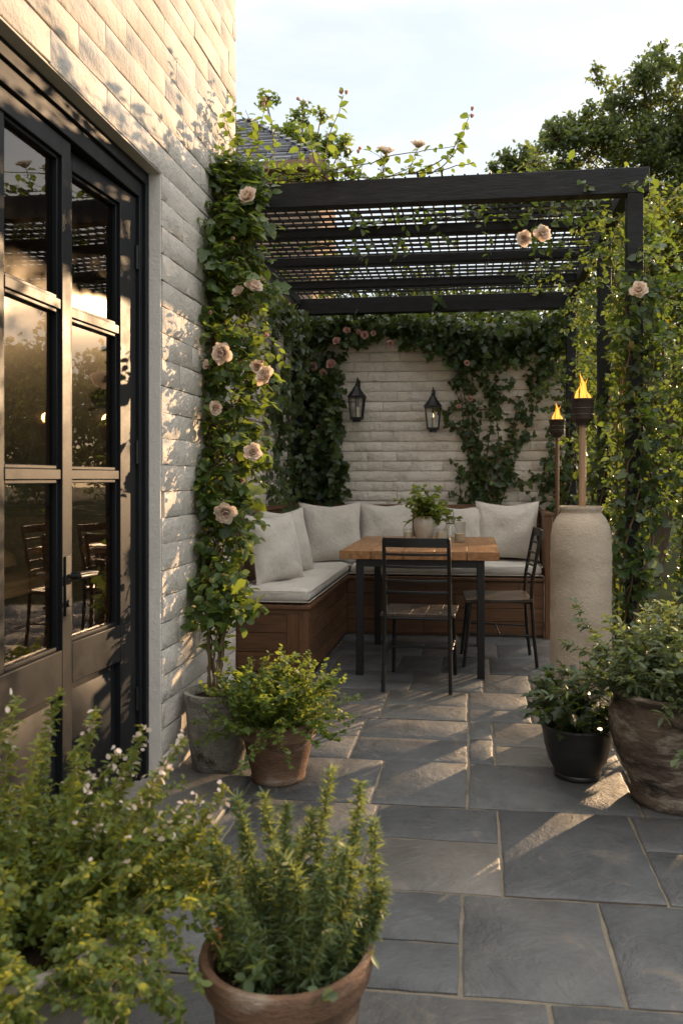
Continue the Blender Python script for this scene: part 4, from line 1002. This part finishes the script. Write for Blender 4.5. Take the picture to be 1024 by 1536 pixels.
# trailing band on top of the wall
ex = mass([(530,640,476,494,70,.13),(640,850,482,512,130,.17),(600,660,495,515,8,.16)]); 
st = [grow((rng.uniform(-1.,.7), YB-.02, 2.49), (rng.normal(), -.1, .1), rng.uniform(.4,.9), .05, .2, -.02, np.array((-1.4,YB-.25,2.2)), np.array((.8,YB+.2,2.7))) for _ in range(10)]
wall_ivy('trailing_ivy', 'ivy tumbling over the top of the back wall above the lanterns', st, ex, [(585,515,YB-.22,.6),(700,545,YB-.2,.6)], M['ivy'], (-.1, YB-.02, 2.5), .058)
# right fan
st = []
b0 = aY(722, 780, YB-.03)
for (u, v) in ((672,690),(690,640),(700,600),(655,600),(725,620),(740,590),(765,640),(775,600),(800,590),(750,560),(705,560),(680,560),(820,560),(790,660),(735,700),(695,720),(760,700)):
    e = np.array(aY(u, v, YB-rng.uniform(.02,.05))); a = np.array(b0)+np.array((rng.normal()*.03, 0, -.25)); m = 22; bend = np.array((rng.normal()*.07, 0, 0))
    w = np.cumsum(rng.normal(size=(m, 3))*.006, axis=0)*np.array((1,.2,1)); tt = np.linspace(0, 1, m)
    pts = np.array([a*(1-q)+e*q+np.array((-(e[0]-a[0])*.28*math.sin(math.pi*q), -.01, 0))+bend*math.sin(math.pi*q) for q in tt])+w
    st.append(np.clip(pts, LW, HW))
    for _ in range(3):
        i = rng.integers(8, m); st.append(grow(pts[i], (rng.normal(), -.1, rng.uniform(-.2,.9)), rng.uniform(.1,.25), .025, .2, 0, LW, HW))
ex = mass([(660,850,512,545,44,.17),(665,700,560,590,3,.16),(700,820,555,600,12,.16),(700,800,590,640,4,.14)])
wall_ivy('fan_ivy', 'ivy fanning out from bare woody stems on the right of the back wall', st, ex, [(705,598,YB-.2,.55),(688,610,YB-.2,.5)], M['ivy'], (b0[0], YB-.03, 0), .054, .007, .036)
st = [grow(np.array(aY(rng.uniform(815,850), rng.uniform(700,790), YB-.05)), (rng.normal()*.4, -.1, 1), rng.uniform(.15,.4), .03, .25, 0, np.array((.4,6.3,.3)), np.array((.8,YB-.02,2.))) for _ in range(22)]
wall_ivy('ivy_sprig', 'small leafy sprigs climbing behind the bench arm', st, None, [], M['ivy'], (.6, YB-.03, .3), .05)
# ivy on the shaded side wall
st = [grow((XS+.03, rng.uniform(5.5,6.7), rng.uniform(.6,1.8)), (.05, rng.normal()*.4, 1), rng.uniform(.4,1.2), .04, .2, .02, np.array((XS+.015,4.6,.4)), np.array((XS+.16,6.7,2.6))) for _ in range(34)]
st += [grow((XS+.05, rng.uniform(4.9,6.7), 2.5), (.1, rng.normal(), -.1), rng.uniform(.2,.6), .04, .3, -.05, np.array((XS+.015,4.6,.4)), np.array((XS+.2,6.7,2.6))) for _ in range(26)]
t = thing('side_wall_ivy', 'sparse dark ivy creeping over the shaded side wall', 'climbing plant', (XS+.03, 6.1, 0))
g = G(); stems_mesh(g, st, .003, .4, 5); part('stem', g, M['twig'], t)
g = G(); stem_leaves(g, st, .024, .055, T_IVY, .7, up=(.8,-.3,.3), droop=.5, jit=.02); part('foliage', g, M['ivy'], t, smooth=False)

# ================================================================== VINES ON THE RIGHT POSTS
def post_vine(name, lab, px, py, n_main, n_side, rr, zlo, zhi, lsize, hang=0, seed=0, spread=(1,1), blooms=(), zl=False):
    t = thing(name, lab, 'climbing plant', (px, py, 0)); mains = []; sides = []
    for k in range(n_main):
        ph = rng.uniform(0, 6.283); z = np.linspace(0.02, rng.uniform(zhi*.75, zhi), 50); r = .05+rng.uniform(0,.05)
        mains.append(np.stack([px+np.cos(ph+z*2.6)*r+rng.normal(size=50)*.006, py+np.sin(ph+z*2.6)*r+rng.normal(size=50)*.006, z], 1))
    for _ in range(n_side):
        z = zlo+(zhi-zlo)*rng.beta(1.5, 1.15); a = rng.uniform(0, 6.283); q = rng.uniform(.03,.12)
        sides.append(grow((px+q*math.cos(a), py+q*math.sin(a), z), (math.cos(a)*spread[0], math.sin(a)*spread[1], rng.uniform(-.2,.9)), rr*rng.uniform(.35,1.15), .03, .22, -.05, np.array((px-.10, -9, 0)) if zl and z < 2.1 else None))
    for _ in range(hang):
        sides.append(grow((px+rng.uniform(-.5,.1), py+rng.uniform(-.1,.6), 2.6), (rng.normal()*.6, rng.normal()*.6, -.1), rng.uniform(.12,.4), .03, .2, -.14))
    if zl:
        for _ in range(55): sides.append(grow((px+rng.uniform(-.06,.08), py-.06, rng.uniform(.6,2.2)), (rng.normal()*.5, -.5, rng.normal()*.6), rng.uniform(.06,.16), .02, .2, -.05))
    g = G(); stems_mesh(g, mains, .006, .5, 6); stems_mesh(g, sides, .0022, .5, 4); part('stem', g, M['twig'], t)
    g = G(); stem_leaves(g, sides, .017, lsize*.86, T_OVAL, .8, up=(0,-.3,.6), droop=.35, jit=.012); part('foliage', g, M['vine_leaf'], t, smooth=False)
    g = G(); stem_leaves(g, mains, .030, lsize*1.3, T_IVY, .8, up=(0,-.8,.3), droop=.5, jit=.045, start=.08); part('ivy', g, M['ivy'], t, smooth=False, label='dark ivy leaves clinging to the post')
    for (u, v, Y, s) in blooms: put_bloom(t, aY(u, v, Y), (rnd.uniform(-.4,.1), -1, .3), s)
    return t
post_vine('post_vine', 'sunlit vine with one pale rose wrapped round the front right post', PX1, PF, 7, 125, .24, .45, 2.5, .043, 14, 0, (.7,.8), ((958,436,3.8,.95),), zl=True)
post_vine('middle_vine', 'yellow green vine growing up the middle right post', PX1, 4.89, 4, 100, .26, .7, 2.5, .043, 12, 0, (.7,1.))
post_vine('corner_vine', 'vine climbing the back right post at the end of the garden wall', PX1, PB, 4, 90, .24, .75, 2.55, .043, 10)
post_vine('edge_vine', 'loose sunlit climber on a stake beyond the right edge of the pergola', 1.12, 4.25, 5, 115, .40, .8, 2.35, .043, 0, 0, (1,1))
# roof vine
t = thing('roof_vine', 'thin vine with two pale roses trailing under the pergola roof', 'climbing plant', (0, 4.4, 2.7))
st = []
for _ in range(13):
    st.append(grow((rng.uniform(-.9,.7), rng.uniform(4.05,5.1), 2.72), (rng.uniform(-1,1), rng.normal()*.3, 0), rng.uniform(.5,1.4), .05, .12, 0, np.array((-1.3,4.0,2.70)), np.array((.75,6.4,2.75))))
hg = []
for _ in range(46):
    x = rng.choice((rng.uniform(-.75,-.1), rng.uniform(.25,.7), rng.uniform(-.9,.7))); hg.append(grow((x, rng.uniform(4.05,5.), 2.70), (rng.normal()*.3, rng.normal()*.3, -1), rng.uniform(.08,.26), .025, .2, -.06, None, np.array((9,9,2.72))))
g = G(); stems_mesh(g, st, .0035, .5, 5); stems_mesh(g, hg, .0016, .5, 4); part('stem', g, M['twig'], t)
g = G(); stem_leaves(g, st, .035, .045, T_OVAL, .85); stem_leaves(g, hg, .028, .042, T_OVAL, .8, droop=.5, up=(0,-.5,.5)); part('foliage', g, M['vine_leaf'], t, smooth=False)
put_bloom(t, aY(786, 359, 4.0), (-.2,-1,-.1), .9); put_bloom(t, aY(812, 352, 4.0), (.2,-1,.2), 1.); 

# ================================================================== HEDGES AND SHRUBS BEYOND
def shrub(name, lab, cat, c, rx, ry, h, n, lsize, mat, z0=0., group=None, T=T_OVAL, trunk=True, lumps=9, fill=.55):
    """crown built of many overlapping leaf clumps with gaps"""
    t = thing(name, lab, cat, (c[0], c[1], z0), group); P = []; Nn = []
    cl = []
    for k in range(lumps):
        a = rng.uniform(0, 6.283); q = math.sqrt(rng.uniform(0, 1))*.75; zz = z0 + h*(.25+.68*rng.uniform(0, 1)**.8)
        cl.append((c[0]+rx*q*math.cos(a), c[1]+ry*q*math.sin(a), zz, rng.uniform(.28,.5)))
    for (x, y, z, k) in cl:
        m = n//lumps; d = rvec(m); r = rng.uniform(fill, 1.08, m)[:, None]
        P.append(np.array((x, y, z))+d*r*np.array((rx*k, ry*k, h*k*.55))); Nn.append(d*.5+np.array((0,0,.5))+rvec(m)*.7)
    P = np.concatenate(P); Nn = np.concatenate(Nn); keep = P[:, 2] > z0-.02 if z0 < 1 else P[:, 2] > 0
    P = P[keep]; Nn = Nn[keep]; tip = rvec(len(P))+np.array((0,0,-.4)); g = G(); leaves(g, P, Nn, tip, lsize*rng.uniform(.7,1.3,len(P)), T)
    part('crown', g, mat, t, smooth=False)
    gs = G()
    if trunk:
        for (x, y, z, k) in cl[:10]:
            a = np.array((c[0], c[1], z0)); e = np.array((x, y, z)); gs.tube([tuple(a*(1-q)+e*q+np.array((0,0,.1*h*math.sin(math.pi*q)))) for q in np.linspace(0,1,6)], list(np.linspace(.035*h/2,.008,6)), 6)
        part('trunk', gs, M['bark'], t)
    return t
for i, (x, lab) in enumerate(((-1.5,'leafy hedge shrub behind the left end of the back wall'),(-.7,'sunlit shrub behind the wall above the left lantern'),(.0,'sunlit shrub behind the wall above the right lantern'),(.55,'yellow green shrub at the right end behind the back wall'))):
    shrub('shrub', lab, 'shrub', (x, 7.4), .62, .38, 3.02, 6500, .06, M['hedge_leaf'], 0, 'shrubs behind the back wall', lumps=12)
for i, (x, y, rx, h, lab) in enumerate(((1.25,9.6,.9,3.2,'dark shrub beyond the vines between the right posts'),(2.25,10.2,.75,4.4,'dark shrub at the right edge beyond the front post'),(.4,10.4,.9,2.7,'tall shrub beyond the end of the back wall'),(1.75,12.,1.1,4.8,'large dark shrub farther back on the right'))):
    shrub('shrub', lab, 'shrub', (x, y), rx, .6, h, 9000, .08, M['hedge_leaf'], 0, 'shrubs beyond the pergola', lumps=12)
for i, (y, lab) in enumerate(((2.7,'unseen clipped shrub added to shade the patio, out beside the urn'),(3.5,'unseen clipped shrub added to shade the patio, level with the tall jar'),(4.35,'unseen clipped shrub added to shade the patio, level with the table'))):
    shrub('shrub', lab, 'shrub', (2.3, y), .42, .55, .85, 3000, .06, M['hedge_leaf'], 0, 'unseen shrubs added right of the patio for shade', lumps=10)  # out of view, added to block low sun from the near paving

def tree(name, lab, base, h, crown, n, lsize, mat, group='trees against the sky'):
    """crown: list of (x, y, z, rx, ry, rz) lobes; leaves sit in clumps on twigs through each lobe's volume"""
    t = thing(name, lab, 'tree', base, group); g = G(); gt = G(); bx, by, _ = base
    top = np.array((bx, by, h)); tr = [np.array((bx+.15*math.sin(q*3), by+.1*math.sin(q*2+1), h*q)) for q in np.linspace(0, 1, 9)]
    gt.tube([tuple(p) for p in tr], list(np.linspace(.022*h+.05, .03, 9)), 9)
    vol = sum(c[3]*c[4]*c[5] for c in crown)
    for (x, y, z, rx, ry, rz) in crown:
        c = np.array((x, y, z)); s = tr[max(1, min(7, int(8*min(.95, max(.15, (z-rz)/h)))))]
        mid = s*.5+c*.5+np.array((0,0,-.15*rz)); gt.tube([tuple(s), tuple(mid), tuple(c)], [.045*min(1,rx),.03*min(1,rx),.012], 6)
        m = int(n*rx*ry*rz/vol); k = max(8, m//55); d = rvec(k); r = rng.uniform(.25, 1., k)[:, None]**.6; cc = c+d*r*np.array((rx, ry, rz))
        for q in cc[:14]: gt.tube([tuple(c), tuple((c+q)/2+rng.normal(size=3)*.05), tuple(q)], [.022,.014,.005], 5)
        idx = rng.integers(0, k, m); sp = np.array((rx, ry, rz)).mean()*.2
        P = cc[idx]+rng.normal(size=(m, 3))*sp*np.array((1,1,.7)); leaves(g, P, rvec(m)+np.array((0,0,.5)), rvec(m)+np.array((0,0,-.5)), lsize*rng.uniform(.7,1.3,m), T_DIAM)
    part('trunk', gt, M['bark'], t); part('crown', g, mat, t, smooth=False)
    return t
def W(u, v, Y): return aY(u, v, Y)
def lobe(u, v, Y, ru, rv):
    p = aY(u, v, Y); k = Y/F; return (p[0], Y+rng.uniform(-.5,.5), p[2], ru*k, ru*k*.9, rv*k)
D = 15.
cr = [lobe(u, v, D, a, b) for u, v, a, b in ((975,112,36,36),(932,150,36,34),(1010,160,46,50),(895,205,44,34),(955,215,52,44),(862,212,34,26),(1020,250,50,50),(930,275,56,36),(850,255,44,28),(838,222,34,24),(872,188,30,24),(1060,130,46,54),(1000,320,60,50),(925,340,55,50),(1075,210,60,60),(893,125,18,18),(1000,80,20,18),(825,205,20,20),(812,240,24,18),(990,78,10,16),(870,175,18,14),(1040,85,26,22))]
bt = aY(965, 700, D); tree('broadleaf_tree', 'tall broad crowned tree rising behind the right end of the pergola', (bt[0], D, 0), 8.2, cr, 30000, .095, M['tree_leaf'])
D = 21.
cr = [lobe(u, v, D, a, b) for u, v, a, b in ((775,250,32,16),(750,258,24,12),(800,240,24,20),(780,290,50,30),(830,290,40,30),(740,310,40,30))]
bt = aY(785, 690, D); tree('distant_tree', 'low dark tree top showing over the beam left of the tall tree', (bt[0], D, 0), 7.5, cr, 9000, .14, M['tree_leaf'])
D = 14.
cr = [lobe(u, v, D, a, b) for u, v, a, b in ((405,160,16,15),(432,190,20,18),(455,172,20,16),(470,200,22,20),(485,180,14,12),(440,215,30,20),(495,215,20,18),(520,235,22,16),(380,190,20,20),(462,240,40,22))]
bt = aY(440, 690, D); tree('garden_tree', 'light green tree top behind the slate roof', (bt[0], D, 0), 6.4, cr, 4200, .085, M['herb_leaf'])
# tree to the right beyond the frame, mirrored in the door glass
cr = [(4.85+q, 13.8+rng.uniform(-.5,.5), z, r, r, r) for q, z, r in ((0,2.9,.8),(-.9,2.6,.8),(-1.8,2.6,.8),(.3,2.2,.7),(-.5,1.6,.9),(-1.6,1.5,.9),(.25,1.3,.8),(-.4,3.5,.5),(-2.6,2.,.8))]
tree('garden_tree', 'low bushy tree at the right beyond the frame, mirrored in the door glass', (4.2, 13.8, 0), 3.6, cr, 11000, .08, M['tree_leaf'])

g = G(); wr = np.random.default_rng(5)
for k in range(46):
    az = R(wr.uniform(4, 66)); dd = wr.uniform(40, 52); hh = dd*math.tan(R(wr.uniform(6.5, 9.6)))+1.2
    if abs(math.degrees(az)-34) < 6: hh = min(hh, dd*math.tan(R(8.3))+1.2)
    x, y = dd*math.sin(az), dd*math.cos(az); m = 1500; nb_c = 26; rx = wr.uniform(1.8, 3.)
    cc = np.stack([x+wr.normal(size=nb_c)*rx*.55, y+wr.normal(size=nb_c)*rx*.5, hh*(.08+.92*wr.uniform(0, 1, nb_c)**.8)], 1); cc[:, 2] = np.minimum(cc[:, 2], hh-.3)
    ii = wr.integers(0, nb_c, m); P = cc[ii]+wr.normal(size=(m, 3))*np.array((.55,.55,.42)); P[:, 2] = np.maximum(P[:, 2], .1)
    leaves(g, P, wr.normal(size=(m, 3))+np.array((0,0,.5)), wr.normal(size=(m, 3))+np.array((0,0,-.5)), .42*wr.uniform(.6,1.3,m), T_DIAM)
o = struct('distant_wood', g, M['tree_leaf'], smooth=False, kind='stuff'); o['label'] = 'dark line of distant trees beyond the garden'; o['category'] = 'wood'

# ================================================================== SLATE-ROOFED BUILDING BEHIND
YN = 9.0
nb_ = thing('outbuilding', 'pinkish rendered building with grey slate roof showing above the pergola', 'building', (-2.9, YN+1, 0))
e0 = aY(478, 238, YN); ap = aY(330, 165, YN+.9); zE = e0[2]; xR = e0[0]; xL = xR-3.2
g = G(); g.box(xL, xR-.12, YN+.15, YN+1.8, 0, zE-.02); part('wall', g, M['interior'], nb_)
g = G()
# slates: courses climbing from the eave to a short ridge, hip on the right
rows = 13; zA = zE+.92; RUN = .95; HIP = 1.15; rr2 = random.Random(4)
for r in range(rows):
    t0 = r/rows; t1 = (r+1.35)/rows
    xr0 = xR - HIP*t0; x = xL - (r % 2)*.12
    while x < xr0:
        w_ = .22*rr2.uniform(.85,1.15); x2 = min(x+w_, xr0+.03)
        za = zE+(zA-zE)*t0+rr2.uniform(0,.02); zb = zE+(zA-zE)*t1; ya = YN+RUN*t0-.02; yb = YN+RUN*t1
        g.add([(x+.006,ya,za+.03),(x2-.006,ya,za+.03),(x2-.006,yb,zb+.012),(x+.006,yb,zb+.012),(x+.006,ya,za),(x2-.006,ya,za),(x2-.006,yb,zb-.01),(x+.006,yb,zb-.01)], [(0,1,2,3),(4,7,6,5),(0,4,5,1),(1,5,6,2),(2,6,7,3),(3,7,4,0)]); x += w_
# hip side
for r in range(rows):
    t0 = r/rows; t1 = (r+1.3)/rows
    y = YN+RUN*t0
    while y < YN+1.9-RUN*t0:
        y2 = y+.22; za = zE+(zA-zE)*t0; zb = zE+(zA-zE)*t1; xa = xR-HIP*t0; xb_ = xR-HIP*t1
        g.add([(xa,y+.005,za+.03),(xa,y2-.005,za+.03),(xb_,y2-.005,zb+.01),(xb_,y+.005,zb+.01)], [(0,1,2,3)]); y += .22
part('roof', g, M['slate'], nb_)
g = G(); g.box(xL, xR+.02, YN-.03, YN+.05, zE-.1, zE-.005); g.bar((xR+.03, YN-.02, zE-.2), (xR-.05, YN-.02, zE+.03), .10, .12); g.bar((xR+.10, YN+.1, zE-.28), (xR+.02, YN+.1, zE-.0), .08, .1)
part('eaves_board', g, M['verge'], nb_, .004)

# ================================================================== LIGHT, SKY, CAMERA
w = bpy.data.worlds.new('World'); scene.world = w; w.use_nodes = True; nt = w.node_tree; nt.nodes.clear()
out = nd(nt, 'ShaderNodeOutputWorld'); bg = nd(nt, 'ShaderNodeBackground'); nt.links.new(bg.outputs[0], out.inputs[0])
sky = nd(nt, 'ShaderNodeTexSky', sky_type='NISHITA'); sky.sun_disc = False; sky.sun_elevation = R(SUN_EL); sky.sun_rotation = R(SUN_AZ)
sky.altitude = 100; sky.air_density = 1.0; sky.dust_density = .6; sky.ozone_density = 1.0
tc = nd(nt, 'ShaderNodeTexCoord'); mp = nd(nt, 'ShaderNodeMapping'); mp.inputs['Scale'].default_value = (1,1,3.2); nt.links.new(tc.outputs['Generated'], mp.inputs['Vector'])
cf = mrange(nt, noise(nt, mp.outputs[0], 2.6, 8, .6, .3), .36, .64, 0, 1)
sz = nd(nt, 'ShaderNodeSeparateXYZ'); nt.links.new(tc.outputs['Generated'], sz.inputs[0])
veil = mix(nt, cf, (2.5,2.68,2.84), (3.25,3.2,3.1))                     # thin bright cloud low down; out-of-view sky overhead brightened as added fill
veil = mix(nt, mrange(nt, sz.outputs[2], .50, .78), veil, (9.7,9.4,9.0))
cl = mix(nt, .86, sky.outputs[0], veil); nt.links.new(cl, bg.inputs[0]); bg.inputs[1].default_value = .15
L = bpy.data.lights.new('sun', 'SUN'); L.energy = 4.1; L.angle = R(.55); L.color = (1,.66,.37)
sd = Vector((math.sin(R(SUN_AZ))*math.cos(R(SUN_EL)), math.cos(R(SUN_AZ))*math.cos(R(SUN_EL)), math.sin(R(SUN_EL))))
lo = bpy.data.objects.new('sun', L); col.objects.link(lo); lo.rotation_euler = (-sd).to_track_quat('-Z', 'Y').to_euler(); lo.location = sd*30

cam = bpy.data.cameras.new('camera'); co = bpy.data.objects.new('camera', cam); col.objects.link(co); scene.camera = co
co.location = (0, 0, H); co.rotation_euler = (R(90), 0, YAW)
cam.sensor_fit = 'VERTICAL'; cam.sensor_height = 36; cam.lens = F/1536*36; cam.shift_x = -(CX-512)/1536; cam.shift_y = -(768-CY)/1536
cam.clip_end = 500; cam.clip_start = .05
cam.dof.use_dof = True; cam.dof.focus_distance = 4.6; cam.dof.aperture_fstop = 5.0
scene.view_settings.view_transform = 'Standard'; scene.view_settings.look = 'None'; scene.view_settings.exposure = 1.28; scene.view_settings.gamma = 1
scene.cycles.max_bounces = 8; scene.cycles.transparent_max_bounces = 16; scene.cycles.caustics_reflective = False; scene.cycles.caustics_refractive = False
scene.cycles.sample_clamp_indirect = 6
